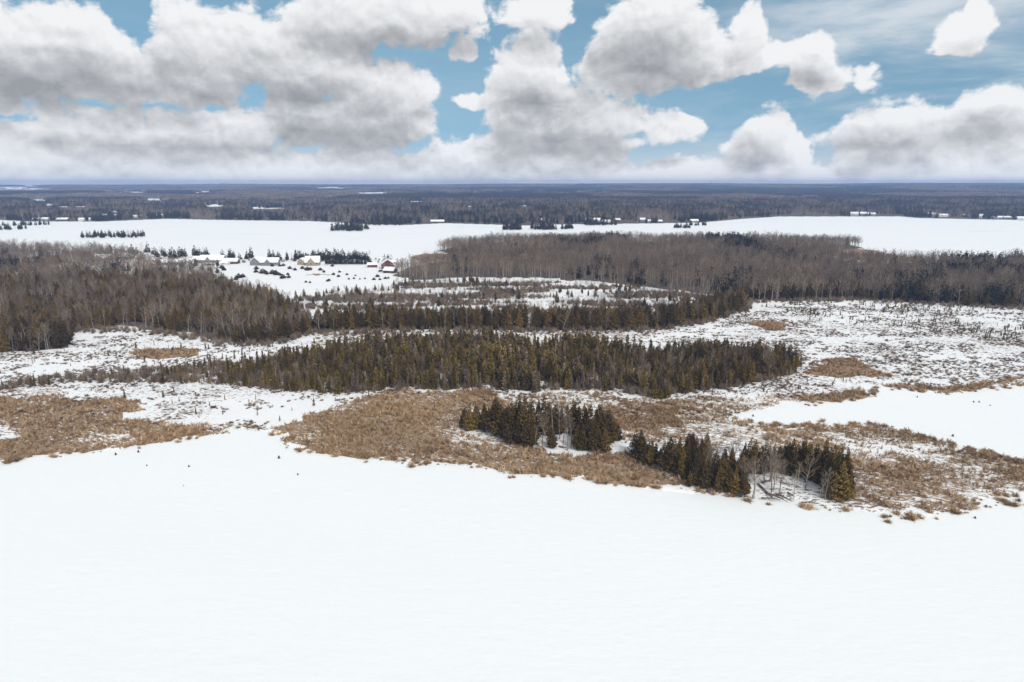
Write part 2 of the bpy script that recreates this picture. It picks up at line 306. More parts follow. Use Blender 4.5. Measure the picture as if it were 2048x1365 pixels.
def snow_material():
    m, nt, b = mat("wind_packed_snow")
    g = nt.nodes.new('ShaderNodeNewGeometry'); P = g.outputs['Position']
    n1 = NOISE(nt, VM(nt, 'MULTIPLY', P, (0.010, 0.03, 1)), 1.0, 5.0, 0.6)
    n2 = NOISE(nt, VM(nt, 'MULTIPLY', P, (0.004, 0.016, 1)), 1.0, 6.0, 0.65, 0.5)
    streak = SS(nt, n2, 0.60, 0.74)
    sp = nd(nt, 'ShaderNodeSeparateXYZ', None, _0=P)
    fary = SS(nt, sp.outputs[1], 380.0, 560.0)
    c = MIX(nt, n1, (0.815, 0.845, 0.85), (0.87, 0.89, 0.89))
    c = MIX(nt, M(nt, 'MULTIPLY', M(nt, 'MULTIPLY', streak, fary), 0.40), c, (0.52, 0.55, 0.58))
    nt.links.new(c, b.inputs['Base Color']); b.inputs['Roughness'].default_value = 0.75
    h = M(nt, 'ADD', NOISE(nt, VM(nt, 'MULTIPLY', P, (0.25, 0.6, 1)), 1.0, 6.0, 0.6), M(nt, 'MULTIPLY', NOISE(nt, P, 3.0, 2.0), 0.15))
    bp = nd(nt, 'ShaderNodeBump', None, Strength=0.5, Distance=0.2, Height=h)
    nt.links.new(bp.outputs[0], b.inputs['Normal'])
    return m
def land_material():
    m, nt, b = mat("snowy_marsh_ground")
    g = nt.nodes.new('ShaderNodeNewGeometry'); P = g.outputs['Position']
    at = lambda n: nd(nt, 'ShaderNodeAttribute', {'attribute_name': n}).outputs['Fac']
    reed, woods, marsh = at('reed'), at('woods'), at('marsh')
    rot = nd(nt, 'ShaderNodeVectorRotate', {'rotation_type': 'Z_AXIS'}, Vector=P, Angle=0.55)
    fine = NOISE(nt, VM(nt, 'MULTIPLY', rot.outputs[0], (0.55, 1.7, 1)), 1.0, 5.0, 0.7)
    big = NOISE(nt, P, 0.10, 4.0, 0.6)
    snow = MIX(nt, big, (0.82, 0.835, 0.84), (0.88, 0.885, 0.885))
    matc = MIX(nt, fine, (0.20, 0.132, 0.080), (0.39, 0.275, 0.175))
    # reed mat: brown with snow lying in the hollows
    r = SS(nt, M(nt, 'ADD', M(nt, 'MULTIPLY_ADD', reed, 0.9, -0.45), M(nt, 'MULTIPLY', M(nt, 'SUBTRACT', fine, 0.5), 2.1)), -0.08, 0.10)
    r = M(nt, 'MULTIPLY', r, SS(nt, reed, 0.02, 0.25))
    c = MIX(nt, r, snow, matc)
    # open marsh: low heath poking through the snow
    speck = NOISE(nt, VM(nt, 'MULTIPLY', P, (0.75, 1.3, 1)), 1.0, 6.0, 0.72)
    thr = M(nt, 'SUBTRACT', 0.72, M(nt, 'MULTIPLY', marsh, 0.20))
    s = SS(nt, M(nt, 'SUBTRACT', M(nt, 'ADD', speck, M(nt, 'MULTIPLY', M(nt, 'SUBTRACT', big, 0.5), 0.28)), thr), -0.01, 0.06)
    c = MIX(nt, M(nt, 'MULTIPLY', s, SS(nt, marsh, 0.02, 0.2)), c, MIX(nt, fine, (0.10, 0.068, 0.048), (0.21, 0.15, 0.11)))
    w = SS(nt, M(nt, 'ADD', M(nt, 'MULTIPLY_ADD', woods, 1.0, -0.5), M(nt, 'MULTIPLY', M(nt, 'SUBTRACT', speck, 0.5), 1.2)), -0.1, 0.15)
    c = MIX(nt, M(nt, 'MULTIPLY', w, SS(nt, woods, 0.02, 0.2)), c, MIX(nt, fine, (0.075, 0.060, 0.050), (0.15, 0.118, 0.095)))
    nt.links.new(c, b.inputs['Base Color'])
    bp = nd(nt, 'ShaderNodeBump', None, Strength=0.5, Distance=0.25, Height=speck)
    nt.links.new(bp.outputs[0], b.inputs['Normal'])
    return m
M_SNOW, M_LAND = snow_material(), land_material()

# ------------------------------------------------------------------ mesh helpers
def mesh_np(name, V, Fa, mats, mi=None):
    me = bpy.data.meshes.new(name)
    V = np.asarray(V, np.float32); Fa = np.asarray(Fa, np.int32)
    me.vertices.add(len(V)); me.vertices.foreach_set('co', V.ravel())
    k = Fa.shape[1]
    me.loops.add(Fa.size); me.loops.foreach_set('vertex_index', Fa.ravel())
    me.polygons.add(len(Fa)); me.polygons.foreach_set('loop_start', np.arange(0, Fa.size, k, dtype=np.int32)); me.polygons.foreach_set('loop_total', np.full(len(Fa), k, np.int32))
    for m in mats: me.materials.append(m)
    if mi is not None: me.polygons.foreach_set('material_index', np.asarray(mi, np.int32))
    me.update(calc_edges=True); me.validate()
    return me
def mesh_py(name, V, Fa, mats):
    me = bpy.data.meshes.new(name); me.from_pydata([tuple(v) for v in V], [], [tuple(f) for f in Fa])
    for m in mats: me.materials.append(m)
    me.update(); return me
def link(name, me, parent=None, loc=None, **props):
    o = bpy.data.objects.new(name, me); COL.objects.link(o)
    if parent is not None: o.parent = parent
    if loc is not None: o.location = loc
    for k, v in props.items(): o[k] = v
    return o
def empty(name, loc, rz=0.0, s=1.0, **props):
    o = bpy.data.objects.new(name, None); COL.objects.link(o); o.location = loc; o.rotation_euler = (0, 0, rz)
    o.scale = s if isinstance(s, tuple) else (s, s, s); o.empty_display_size = 0.3
    for k, v in props.items(): o[k] = v
    return o
class MB:
    def __init__(s): s.V = []; s.F = []
    def tube(s, pts, rad, n=5, cap=True):
        base = len(s.V); pts = [Vector(p) for p in pts]
        for i, p in enumerate(pts):
            d = (pts[min(i + 1, len(pts) - 1)] - pts[max(i - 1, 0)]).normalized()
            a = d.orthogonal().normalized(); b = d.cross(a)
            for k in range(n):
                t = 2 * math.pi * k / n
                s.V.append(p + (a * math.cos(t) + b * math.sin(t)) * rad[i])
        for i in range(len(pts) - 1):
            for k in range(n):
                a0 = base + i * n + k; a1 = base + i * n + (k + 1) % n
                s.F.append((a0, a1, a1 + n, a0 + n))
        if cap: s.F.append(tuple(base + (len(pts) - 1) * n + k for k in range(n)))
        return s
    def box(s, x0, y0, z0, x1, y1, z1):
        b = len(s.V)
        s.V += [Vector(v) for v in ((x0, y0, z0), (x1, y0, z0), (x1, y1, z0), (x0, y1, z0), (x0, y0, z1), (x1, y0, z1), (x1, y1, z1), (x0, y1, z1))]
        s.F += [tuple(b + i for i in f) for f in ((0, 3, 2, 1), (4, 5, 6, 7), (0, 1, 5, 4), (1, 2, 6, 5), (2, 3, 7, 6), (3, 0, 4, 7))]
        return s
    def face(s, *pts):
        b = len(s.V); s.V += [Vector(p) for p in pts]; s.F.append(tuple(range(b, b + len(pts)))); return s
    def build(s, name, m, parent=None, **p): return link(name, mesh_py(name, s.V, s.F, [m]), parent, **p)
    def mesh(s, name, m): return mesh_py(name, s.V, s.F, [m])

# ------------------------------------------------------------------ the land sheet and the ice
def build_land():
    r = np.concatenate([np.exp(np.arange(math.log(100), math.log(430), 0.0055)), np.exp(np.arange(math.log(430), math.log(1500), 0.0085)), np.exp(np.arange(math.log(1500), math.log(9600), 0.02))])
    a = np.radians(np.linspace(-52, 52, 720))
    RR, AA = np.meshgrid(r, a, indexing='ij')
    X, Y = RR * np.sin(AA), RR * np.cos(AA)
    m, far = land_mask(X, Y)
    sm = m.astype(float)
    for _ in range(2): sm = (sm + np.roll(sm, 1, 0) + np.roll(sm, -1, 0) + np.roll(sm, 1, 1) + np.roll(sm, -1, 1)) / 5
    Z = -0.45 + 0.68 * sm + 0.16 * (fbm(X / 2.5, Y / 2.5, 3) - 0.5) * sm
    Z = np.where(far, far_height(X, Y), Z)
    nx, ny = bend(X, Y)
    reed = in_any(REEDS, nx, ny) * (0.70 + 0.8 * (fbm(X / 12 + 2, Y / 12, 3) - .5))
    # snow lies more openly between the tussocks on some parts of the beds
    px, py = proj(X, Y)
    snowy = np.exp(-(((px - 1600) / 170) ** 2 + ((py - 890) / 28) ** 2)) + 0.8 * np.exp(-(((px - 960) / 90) ** 2 + ((py - 872) / 12) ** 2)) + 0.6 * np.exp(-(((px - 1290) / 60) ** 2 + ((py - 880) / 22) ** 2)) + 0.7 * np.exp(-(((px - 1780) / 110) ** 2 + ((py - 900) / 18) ** 2)) + 0.5 * np.exp(-(((px - 380) / 90) ** 2 + ((py - 850) / 10) ** 2))
    reed = reed * (1 - 0.62 * np.clip(snowy, 0, 1)) * np.where(px > 1700, .86, 1.0)
    reed = np.maximum(reed, in_any(PATCH, nx, ny) * 0.8)
    reed = np.maximum(reed, in_any(SOFT, nx, ny) * (0.36 + 0.35 * (fbm(X / 12, Y / 12, 2) - .3)))
    reed[in_any(REED_HOLE, nx, ny)] = 0
    reed[inside(CLEARING, X, Y)] = 0.12
    th, row = inside(THICKET, X, Y), inside(ROW, X, Y)
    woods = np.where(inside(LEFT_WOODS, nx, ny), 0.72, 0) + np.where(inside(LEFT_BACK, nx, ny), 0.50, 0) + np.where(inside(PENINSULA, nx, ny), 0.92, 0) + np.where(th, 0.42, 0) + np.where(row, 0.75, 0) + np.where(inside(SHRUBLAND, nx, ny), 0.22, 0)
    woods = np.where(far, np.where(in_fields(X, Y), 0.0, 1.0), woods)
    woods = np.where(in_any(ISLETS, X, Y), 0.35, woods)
    patchy = fbm(X / 22 + 3, Y / 22, 3)
    marsh = np.clip(0.60 + 1.9 * (patchy - 0.45), 0.25, 1)
    marsh = np.where((px > 1700) & (py < 790) & (py > 600), np.clip(marsh + 0.30, 0, 1), marsh)
    marsh = np.where(inside(FIELD, X, Y), 0.03, marsh); marsh = np.where(far, 0, marsh)
    marsh[in_any(ISLETS, X, Y)] = 0
    marsh = np.where((Y > 470) & ~far, 0.05, marsh)
    nr, na = X.shape
    idx = np.arange(nr * na).reshape(nr, na)
    Fa = np.stack([idx[:-1, :-1], idx[:-1, 1:], idx[1:, 1:], idx[1:, :-1]], -1).reshape(-1, 4)[:, ::-1]
    me = mesh_np("land", np.stack([X, Y, Z], -1).reshape(-1, 3), Fa, [M_LAND])
    for n, v in (('reed', reed), ('woods', woods), ('marsh', marsh)):
        at = me.attributes.new(n, 'FLOAT', 'POINT'); at.data.foreach_set('value', v.ravel().astype(np.float32))
    me.polygons.foreach_set('use_smooth', np.ones(len(me.polygons), bool))
    link("land", me, kind='structure')
build_land()
def build_ice():
    xs = np.linspace(-6000, 6000, 13); ys = np.linspace(-3000, 3000, 9)
    V = [(x, y, 0) for y in ys for x in xs]; n = len(xs)
    Fa = [(j * n + i, j * n + i + 1, (j + 1) * n + i + 1, (j + 1) * n + i) for j in range(len(ys) - 1) for i in range(n - 1)]
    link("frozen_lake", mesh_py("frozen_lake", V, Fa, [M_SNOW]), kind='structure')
build_ice()

# ------------------------------------------------------------------ plants: meshes
def quads(C, size, r, droop=0.0, aspect=1.0):
    n = len(C); a = r.normal(size=(n, 3)); a[:, 2] -= droop; a /= np.linalg.norm(a, axis=1)[:, None]
    b = np.cross(a, r.normal(size=(n, 3))); b /= np.linalg.norm(b, axis=1)[:, None]
    s = np.asarray(size).reshape(-1, 1) * 0.5; A, B = a * s, b * s * aspect
    V = np.stack([C - A - B * .6, C + A - B, C + A * .8 + B, C - A * 1.1 + B * .7], 1).reshape(-1, 3)
    return V, np.arange(4 * n).reshape(n, 4)
def cedar_crown(seed, n, H=10.0, Rm=1.55, q=0.42, low=0.05):
    r = np.random.default_rng(seed)
    t = low + (1 - low) * (1 - np.sqrt(r.random(n)) * 0.98); t = np.clip(t + r.normal(size=n) * .01, low, 1)
    th = r.random(n) * 2 * np.pi
    ph = r.random(6) * 6.3
    lob = 1 + 0.20 * np.sin(3 * th + ph[0] + 5 * t) + 0.16 * np.sin(2 * th - ph[1] + 13 * t) + 0.14 * np.sin(23 * t + ph[2] + th) + 0.20 * np.sin(41 * t + 2 * th + ph[3])
    prof = np.minimum(1.0, (1 - t) ** 0.95 * 1.5 + 0.03) * np.minimum(1, 0.55 + 3.5 * t)
    rad = Rm * prof * lob * (0.50 + 0.55 * r.random(n) ** 0.5) * np.where(r.random(n) < .06, 1.25, 1)
    C = np.stack([rad * np.cos(th), rad * np.sin(th), t * H], 1)
    V, Fa = quads(C, q * (0.6 + 0.8 * r.random(n)) * (0.55 + 0.6 * (1 - t)), r, 0.3, 0.8)
    return V, Fa
def strip_tris(P0, P1, w, r):
    d = P1 - P0; a = np.cross(d, r.normal(size=d.shape)); a /= (np.linalg.norm(a, axis=1)[:, None] + 1e-9)
    w = np.asarray(w).reshape(-1, 1) * .5
    V = np.stack([P0 - a * w, P0 + a * w, P1 + a * w * .35, P1 - a * w * .35], 1).reshape(-1, 3)
    return V, np.arange(4 * len(P0)).reshape(-1, 4)
def bare_tree(seed, H=12.0, spread=0.36, nl=15, ns=7, ntw=7, wt=0.044, fork=True, r0=0.17, start=0.32, lean=0.03):
    """trunk and limbs as tapered tubes, twigs as fine slivers"""
    r = np.random.default_rng(seed); rr = random.Random(seed)
    mb = MB()
    def path(p, d, L, k, wob, up):
        pts = [Vector(p)]; d = Vector(d).normalized()
        for i in range(k):
            d = (d + Vector((rr.gauss(0, wob), rr.gauss(0, wob), rr.gauss(0, wob) * .5 + up))).normalized()
            pts.append(pts[-1] + d * (L / k))
        return pts
    tr = path((0, 0, -0.3), (rr.gauss(0, lean), rr.gauss(0, lean), 1), H * 0.93, 7, 0.06, 0.02)
    mb.tube(tr, [r0 * (1 - 0.9 * i / 7) for i in range(8)], 6)
    T0, T1 = [], []
    for j in range(nl):
        f = start + (0.97 - start) * (j + rr.random() * .6) / nl
        i = min(int(f * 7), 6); p = tr[i].lerp(tr[i + 1], f * 7 - i)
        az = j * 2.4 + rr.random(); up = 0.45 + 0.6 * f
        L = H * spread * (1.08 - 0.75 * f) * rr.uniform(.75, 1.2)
        lp = path(p, (math.cos(az), math.sin(az), up), L, 4, 0.13, 0.10)
        rl = max(0.022, r0 * 0.42 * (1 - f * .7))
        mb.tube(lp, [rl * (1 - 0.8 * q / 4) for q in range(5)], 3, False)
        for s in range(ns):
            g = 0.18 + 0.8 * (s + rr.random()) / ns
            i2 = min(int(g * 4), 3); q = lp[i2].lerp(lp[i2 + 1], g * 4 - i2)
            dd = (lp[i2 + 1] - lp[i2]).normalized()
            sd = (dd + Vector((rr.gauss(0, .6), rr.gauss(0, .6), rr.gauss(0.25, .35)))).normalized()
            sl = L * 0.42 * (1.15 - g * .6) * rr.uniform(.7, 1.2)
            e = q + sd * sl
            T0.append((q, wt * 1.3)); T1.append(e)
            for t in range(ntw):
                b = q.lerp(e, 0.25 + 0.75 * rr.random())
                td = (sd + Vector((rr.gauss(0, .6), rr.gauss(0, .6), rr.gauss(.2, .4)))).normalized()
                T0.append((b, wt * .8)); T1.append(b + td * sl * rr.uniform(.3, .6))
    P0 = np.array([tuple(a[0]) for a in T0]); W = np.array([a[1] for a in T0]); P1 = np.array([tuple(a) for a in T1])
    tv, tf = strip_tris(P0, P1, W, r)
    return mb, tv, tf
def spruce_crown(seed, H=5.0, Rm=0.75, layers=15, per=7, sparse=0.0, w=0.26):
    r = np.random.default_rng(seed); P0, P1, W = [], [], []
    for i in range(layers):
        t = 0.06 + 0.92 * i / layers
        for k in range(per):
            if r.random() < sparse: continue
            a = r.random() * 6.283; L = Rm * ((1 - t) ** 0.75) * r.uniform(.55, 1.2) + 0.05
            z = H * (t + r.normal() * .012)
            p0 = np.array([0, 0, z]); p1 = np.array([math.cos(a) * L, math.sin(a) * L, z - L * r.uniform(-.15, .35)])
            for q in range(2):
                P0.append(p0); P1.append(p1 + r.normal(size=3) * 0.06 * (q + .2)); W.append(w * r.uniform(.7, 1.3) * (1.1 - .6 * t))
    P0.append(np.array([0, 0, H * .9])); P1.append(np.array([0, 0, H * 1.03])); W.append(.09)
    V, Fa = strip_tris(np.array(P0), np.array(P1), W, r)
    q = quads(np.array(P1)[: len(P1) - 1] * [0.72, .72, 1] + [0, 0, .03], 0.30 * np.ones(len(P1) - 1), r, .2, .7)
    return np.vstack([V, q[0]]), np.vstack([Fa, q[1] + len(V)])
def trunk_mesh(name, H, r0, m, seed=0, n=5):
    rr = random.Random(seed)
    return MB().tube([(0, 0, -0.3), (rr.gauss(0, .05), rr.gauss(0, .05), H * .5), (rr.gauss(0, .08), rr.gauss(0, .08), H * .96)], [r0, r0 * .65, r0 * .12], n).mesh(name, m)
def joined(name, parts):
    V, Fa, mi, off = [], [], [], 0; mats = []
    for (v, f, m) in parts:
        V.append(np.asarray(v, float)); 
        for q in f: Fa.append(tuple(int(i) + off for i in q)); mi.append(len(mats))
        mats.append(m); off += len(v)
    me = bpy.data.meshes.new(name); me.from_pydata(np.vstack(V).tolist(), [], Fa)
    for m in mats: me.materials.append(m)
    me.polygons.foreach_set('material_index', np.array(mi, np.int32)); me.update()
    return me

# each kind: list of (trunk mesh, crown mesh, joined mesh, height)
KIND = {}
def add_kind(kind, tmb, tm, cv, cf_, cm, H):
    L = KIND.setdefault(kind, []); i = len(L)
    t = mesh_py(f"{kind}_trunk", tmb.V, tmb.F, [tm]); c = mesh_np(f"{kind}_crown", cv, cf_, [cm])
    L.append((t, c, joined(f"{kind}_whole", [([tuple(v) for v in tmb.V], tmb.F, tm), (cv, [tuple(f) for f in cf_], cm)]), H))
def simple_trunk(H, r0, seed, n=5):
    rr = random.Random(seed)
    return MB().tube([(0, 0, -0.3), (rr.gauss(0, .05), rr.gauss(0, .05), H * .5), (rr.gauss(0, .06), rr.gauss(0, .06), H * .95)], [r0, r0 * .6, r0 * .1], n)
for i in range(6):
    Rm = (1.55, 1.25, 1.85, 1.4, 1.1, 1.7)[i]
    add_kind('cedar_tree', simple_trunk(10, .16, i), M_DARKBARK, *cedar_crown(100 + i, 1500, 10.4, Rm, 0.42, (.04, .06, .03, .10, .05, .14)[i]), M_CEDAR, 10.0)
for i in range(7):
    a = dict(H=12, spread=(.34, .28, .40, .30, .24, .36, .32)[i], nl=(15, 14, 16, 13, 12, 16, 18)[i], start=(.32, .42, .25, .5, .45, .35, .2)[i], lean=(.03, .05, .10, .03, .16, .02, .06)[i])
    mb, tv, tf = bare_tree(200 + i, **a)
    add_kind('bare_tree', mb, M_TRUNK, tv, tf, M_TWIG, 12.0)
for i in range(7):
    sp = (0, .05, .1, .0, .2, .25, .1)[i]
    add_kind('young_conifer', simple_trunk(5, .055, 40 + i, 4), M_DARKBARK if i < 4 else M_TRUNK, *spruce_crown(300 + i, 5, (1.05, .8, 1.25, .9, .75, .7, 1.1)[i], 15, 8, sp, (.27, .25, .3, .28, .10, .09, .24)[i]), M_SPRUCE if i not in (4, 5) else M_TWIG, 5.0)
for i in range(5):   # plain forms for woods half a kilometre away and more
    mb, tv, tf = bare_tree(400 + i, H=12, spread=.33, nl=10, ns=5, ntw=3, wt=.13, r0=.16, start=(.3, .4, .25, .45, .35)[i])
    mb2 = simple_trunk(11, .15, 60 + i, 4)
    add_kind('far_bare', mb2, M_TRUNK, tv, tf, M_TWIG, 12.0)
for i in range(4):
    add_kind('far_conifer', simple_trunk(11, .14, 80 + i, 4), M_DARKBARK, *cedar_crown(500 + i, 200, 11, (1.9, 1.5, 2.3, 1.7)[i], 1.0, .05), M_FARCON, 11.0)
def bush_parts(seed, Hh=1.2, W=1.0, n=90, w=.05, up=.8, m=None):
    r = np.random.default_rng(seed)
    d = r.normal(size=(n, 3)); d[:, 2] = np.abs(d[:, 2]) * up + .25; d /= np.linalg.norm(d, axis=1)[:, None]
    P0 = r.normal(size=(n, 3)) * [W * .2, W * .2, 0]; P0[:, 2] = r.random(n) * Hh * .15
    L = r.uniform(.5, 1.1, n)[:, None]
    P1 = P0 + d * L * [W, W, Hh]
    return strip_tris(P0, P1, w * r.uniform(.6, 1.5, n), r)
# far forest blocks: a dozen crowns each, for woods kilometres away
def forest_block(seed, conifer, n=14, S=36.0):
    r = np.random.default_rng(seed); Vs, Fs, off = [], [], 0
    for k in range(n):
        x, y = (r.random(2) - .5) * S
        if conifer: v, f = cedar_crown(seed * 50 + k, 34, r.uniform(9, 14), r.uniform(2.2, 3.4), 3.0, .05)
        else:
            c = r.normal(size=(40, 3)); c /= np.linalg.norm(c, axis=1)[:, None]; c *= (r.random(40) ** .4)[:, None] * [3.6, 3.6, 4.2]
            v, f = quads(c + [0, 0, r.uniform(6, 8.5)], np.full(40, 2.4), r, 0, .35)
        Vs.append(v + [x, y, 0]); Fs.append(f + off); off += len(v)
    return np.vstack(Vs), np.vstack(Fs)

# ------------------------------------------------------------------ masses: one object each, its plants as geometry-node instances
def instancer(name, sources, X, Y, Z, S, idx, label, category, lean=0.04, sxy=None):
    c = bpy.data.collections.new(name + "_sources")
    for i, me in enumerate(sources): c.objects.link(bpy.data.objects.new(f"{name}_{i:02d}", me))
    n = len(X); me = bpy.data.meshes.new(name)
    me.vertices.add(n); me.vertices.foreach_set('co', np.stack([X, Y, Z], 1).astype(np.float32).ravel())
    S3 = np.stack([S if sxy is None else S * sxy, S if sxy is None else S * sxy, S], 1)
    rot = np.stack([rng.normal(size=n) * lean, rng.normal(size=n) * lean, rng.random(n) * 6.283], 1)
    for nm, ty, key, val in (('s', 'FLOAT_VECTOR', 'vector', S3), ('r', 'FLOAT_VECTOR', 'vector', rot)):
        a = me.attributes.new(nm, ty, 'POINT'); a.data.foreach_set(key, val.astype(np.float32).ravel())
    a = me.attributes.new('k', 'INT', 'POINT'); a.data.foreach_set('value', np.asarray(idx, np.int32))
    o = link(name, me, kind='stuff', label=label, category=category)
    g = bpy.data.node_groups.new(name, 'GeometryNodeTree')
    g.interface.new_socket("Geometry", in_out='INPUT', socket_type='NodeSocketGeometry'); g.interface.new_socket("Geometry", in_out='OUTPUT', socket_type='NodeSocketGeometry')
    gi, go = g.nodes.new('NodeGroupInput'), g.nodes.new('NodeGroupOutput')
    ci = g.nodes.new('GeometryNodeCollectionInfo'); ci.inputs['Collection'].default_value = c; ci.inputs['Separate Children'].default_value = True; ci.inputs['Reset Children'].default_value = True
    ip = g.nodes.new('GeometryNodeInstanceOnPoints'); ip.inputs['Pick Instance'].default_value = True
    def na(nm, ty):
        q = g.nodes.new('GeometryNodeInputNamedAttribute'); q.data_type = ty; q.inputs[0].default_value = nm; return q.outputs[0]
    er = g.nodes.new('FunctionNodeEulerToRotation')
    g.links.new(na('r', 'FLOAT_VECTOR'), er.inputs[0]); g.links.new(er.outputs[0], ip.inputs['Rotation'])
    g.links.new(na('s', 'FLOAT_VECTOR'), ip.inputs['Scale']); g.links.new(na('k', 'INT'), ip.inputs['Instance Index'])
    g.links.new(ci.outputs[0], ip.inputs['Instance']); g.links.new(gi.outputs[0], ip.inputs['Points']); g.links.new(ip.outputs[0], go.inputs[0])
    md = o.modifiers.new("plants", 'NODES'); md.node_group = g
    return o
def scatter(P, dens, pad=0.0):
    P = np.asarray(P); lo, hi = P.min(0) - pad, P.max(0) + pad
    n = int(dens * np.prod(hi - lo)); X = lo[0] + rng.random(n) * (hi[0] - lo[0]); Y = lo[1] + rng.random(n) * (hi[1] - lo[1])
    k = inside(P, *bend(X, Y)) if pad else inside(P, X, Y)
    return X[k], Y[k]
def in_view(X, Y, pad=6): return np.abs(np.degrees(np.arctan2(X, Y))) < 40 + pad

# ------------------------------------------------------------------ trees: gather every tree, then the largest in view become things of their own
TREES = []                                      # kind, x, y, height, variant, zone
def add_trees(kind, X, Y, H, zone, var=None):
    nv = len(KIND[kind])
    for i in range(len(X)):
        TREES.append((kind, float(X[i]), float(Y[i]), float(H[i]), int(rng.integers(nv)) if var is None else var[i % len(var)], zone))
def hand(kind, zone, lst, ox, oy, sc, var=None):
    for i, (x, yb, yt) in enumerate(lst):
        X, Y = gp(ox + x / sc, oy + yb / sc, 0.45); h = (height_to(Y, oy + yt / sc) - 0.45) * 1.08
        v = int(rng.integers(len(KIND[kind]))) if var is None else var[i % len(var)]
        TREES.append((kind, X, Y, max(h, 1.5), v, zone))
        if kind == 'bare_tree' and zone == 'grove_b': TREES.append((kind, X + rng.uniform(-1.8, 1.8), Y + rng.uniform(-.5, 2.5), max(h * rng.uniform(.7, 1.0), 1.5), int(rng.integers(7)), zone))
        if kind == 'cedar_tree': TREES.append((kind, X + rng.uniform(-1.6, 1.6), Y + rng.uniform(.6, 2.6), max(h * rng.uniform(.75, 1.0), 1.5), int(rng.integers(6)), zone))
A = ('grove_a', 880, 770, 4.876); Bz = ('grove_b', 1240, 840, 4.096)
def ha(kind, z, lst, var=None): hand(kind, z[0], lst, z[1], z[2], z[3], var)
ha('cedar_tree', A, [(215, 410, 250), (290, 440, 190), (345, 405, 200), (255, 400, 230), (430, 440, 190), (480, 455, 230), (545, 480, 150), (595, 500, 200), (520, 450, 170), (650, 540, 240), (700, 540, 190), (690, 565, 290), (760, 580, 300), (830, 560, 130), (790, 540, 200), (860, 605, 350),
     (900, 560, 260), (880, 480, 180), (960, 470, 160), (1010, 480, 140), (1060, 480, 190), (1130, 480, 200), (1100, 610, 430), (1180, 480, 230), (1240, 470, 220), (1310, 480, 180), (1350, 500, 210), (1390, 640, 400), (1330, 620, 420), (1440, 620, 330), (1460, 560, 200), (1500, 640, 300), (1545, 520, 190), (1570, 560, 240),
     (1610, 650, 430), (1640, 560, 250), (1690, 560, 330), (1740, 540, 380), (1950, 700, 450), (2000, 770, 590), (1590, 500, 260), (1420, 500, 250), (640, 470, 230), (740, 480, 180), (590, 460, 240)])
ha('bare_tree', A, [(90, 415, 225), (140, 420, 240), (60, 410, 260), (800, 520, 150), (1000, 605, 190), (1045, 600, 250), (1240, 632, 190), (1275, 600, 260), (930, 610, 400), (745, 575, 420), (1440, 480, 260), (1170, 520, 150), (1105, 500, 60), (1200, 560, 240), (380, 420, 250), (1800, 520, 400), (1900, 640, 500), (680, 500, 180)])
ha('cedar_tree', Bz, [(165, 330, 90), (125, 295, 200), (200, 340, 170), (255, 370, 180), (290, 370, 190), (330, 360, 230), (400, 420, 140), (370, 400, 220), (440, 410, 170), (480, 320, 165), (420, 425, 230), (510, 470, 250), (470, 450, 270), (590, 330, 110), (560, 330, 180), (620, 340, 150), (700, 320, 110), (660, 340, 150), (540, 480, 300),
     (630, 520, 250), (600, 420, 210), (570, 545, 420), (690, 560, 360), (830, 560, 300), (940, 600, 400), (900, 580, 430), (790, 585, 440), (860, 520, 330), (1050, 440, 170), (1100, 430, 230), (1180, 430, 180), (1150, 435, 220), (1020, 625, 440), (1250, 420, 210), (1330, 420, 220), (1400, 450, 170), (1370, 430, 200), (1440, 440, 210), (1480, 450, 190), (1540, 480, 200),
     (1510, 460, 230), (1610, 520, 280), (1590, 480, 240), (1660, 510, 180), (1700, 530, 240), (1730, 560, 220), (1800, 655, 360), (1830, 600, 250), (1760, 620, 300), (1850, 630, 330), (1880, 560, 400), (1780, 560, 240), (1290, 420, 240), (730, 420, 260), (760, 540, 330), (715, 560, 350), (850, 470, 250), (965, 570, 390), (985, 470, 260), (905, 450, 230)])
ha('bare_tree', Bz, [(780, 450, 150), (810, 440, 200), (720, 510, 190), (740, 480, 220), (940, 420, 140), (900, 400, 170), (1100, 630, 290), (1085, 630, 330), (1240, 590, 260), (1280, 490, 270), (1255, 580, 300), (1420, 655, 420), (1520, 560, 260), (1680, 650, 400), (1660, 640, 430), (1230, 500, 140), (1340, 480, 300), (1180, 520, 280), (2000, 570, 420), (1960, 560, 440), (870, 420, 180)])
# middle thicket
X, Y = scatter(THICKET, 1.3, 8); px, py = proj(X, Y)
dn = fbm(X / 9, Y / 9, 3)
edge = np.clip((px - 60) / 600, 0.40, 1)
k = (rng.random(len(X)) < np.clip((dn - .30) * 3.4, 0.10, 1) * edge); X, Y, px, py = X[k], Y[k], px[k], py[k]
Hh = (1.3 + 5.8 * rng.random(len(X)) ** 2.3) * (0.62 + 0.5 * np.exp(-((px - 950) / 420) ** 2)) * (0.75 + 0.5 * fbm(X / 14 + 8, Y / 14, 2)) * np.where(px < 450, .62, 1.0)
add_trees('young_conifer', X, Y, Hh, 'thicket')
k = rng.random(len(X)) < 0.075; k &= px > 500
add_trees('bare_tree', X[k], Y[k] + 1, rng.uniform(4, 6.5, k.sum()), 'thicket', [4, 3, 1])
TE = poly([(1270, 790), (1400, 786), (1500, 770), (1590, 748), (1600, 732), (1560, 716), (1440, 708), (1330, 712), (1270, 750)])
X, Y = scatter(TE, 0.085); add_trees('cedar_tree', X, Y, rng.uniform(4.2, 7.6, len(X)), 'thicket_end')
X, Y = scatter(TE, 0.024); add_trees('bare_tree', X, Y, rng.uniform(6, 9.5, len(X)), 'thicket_end')
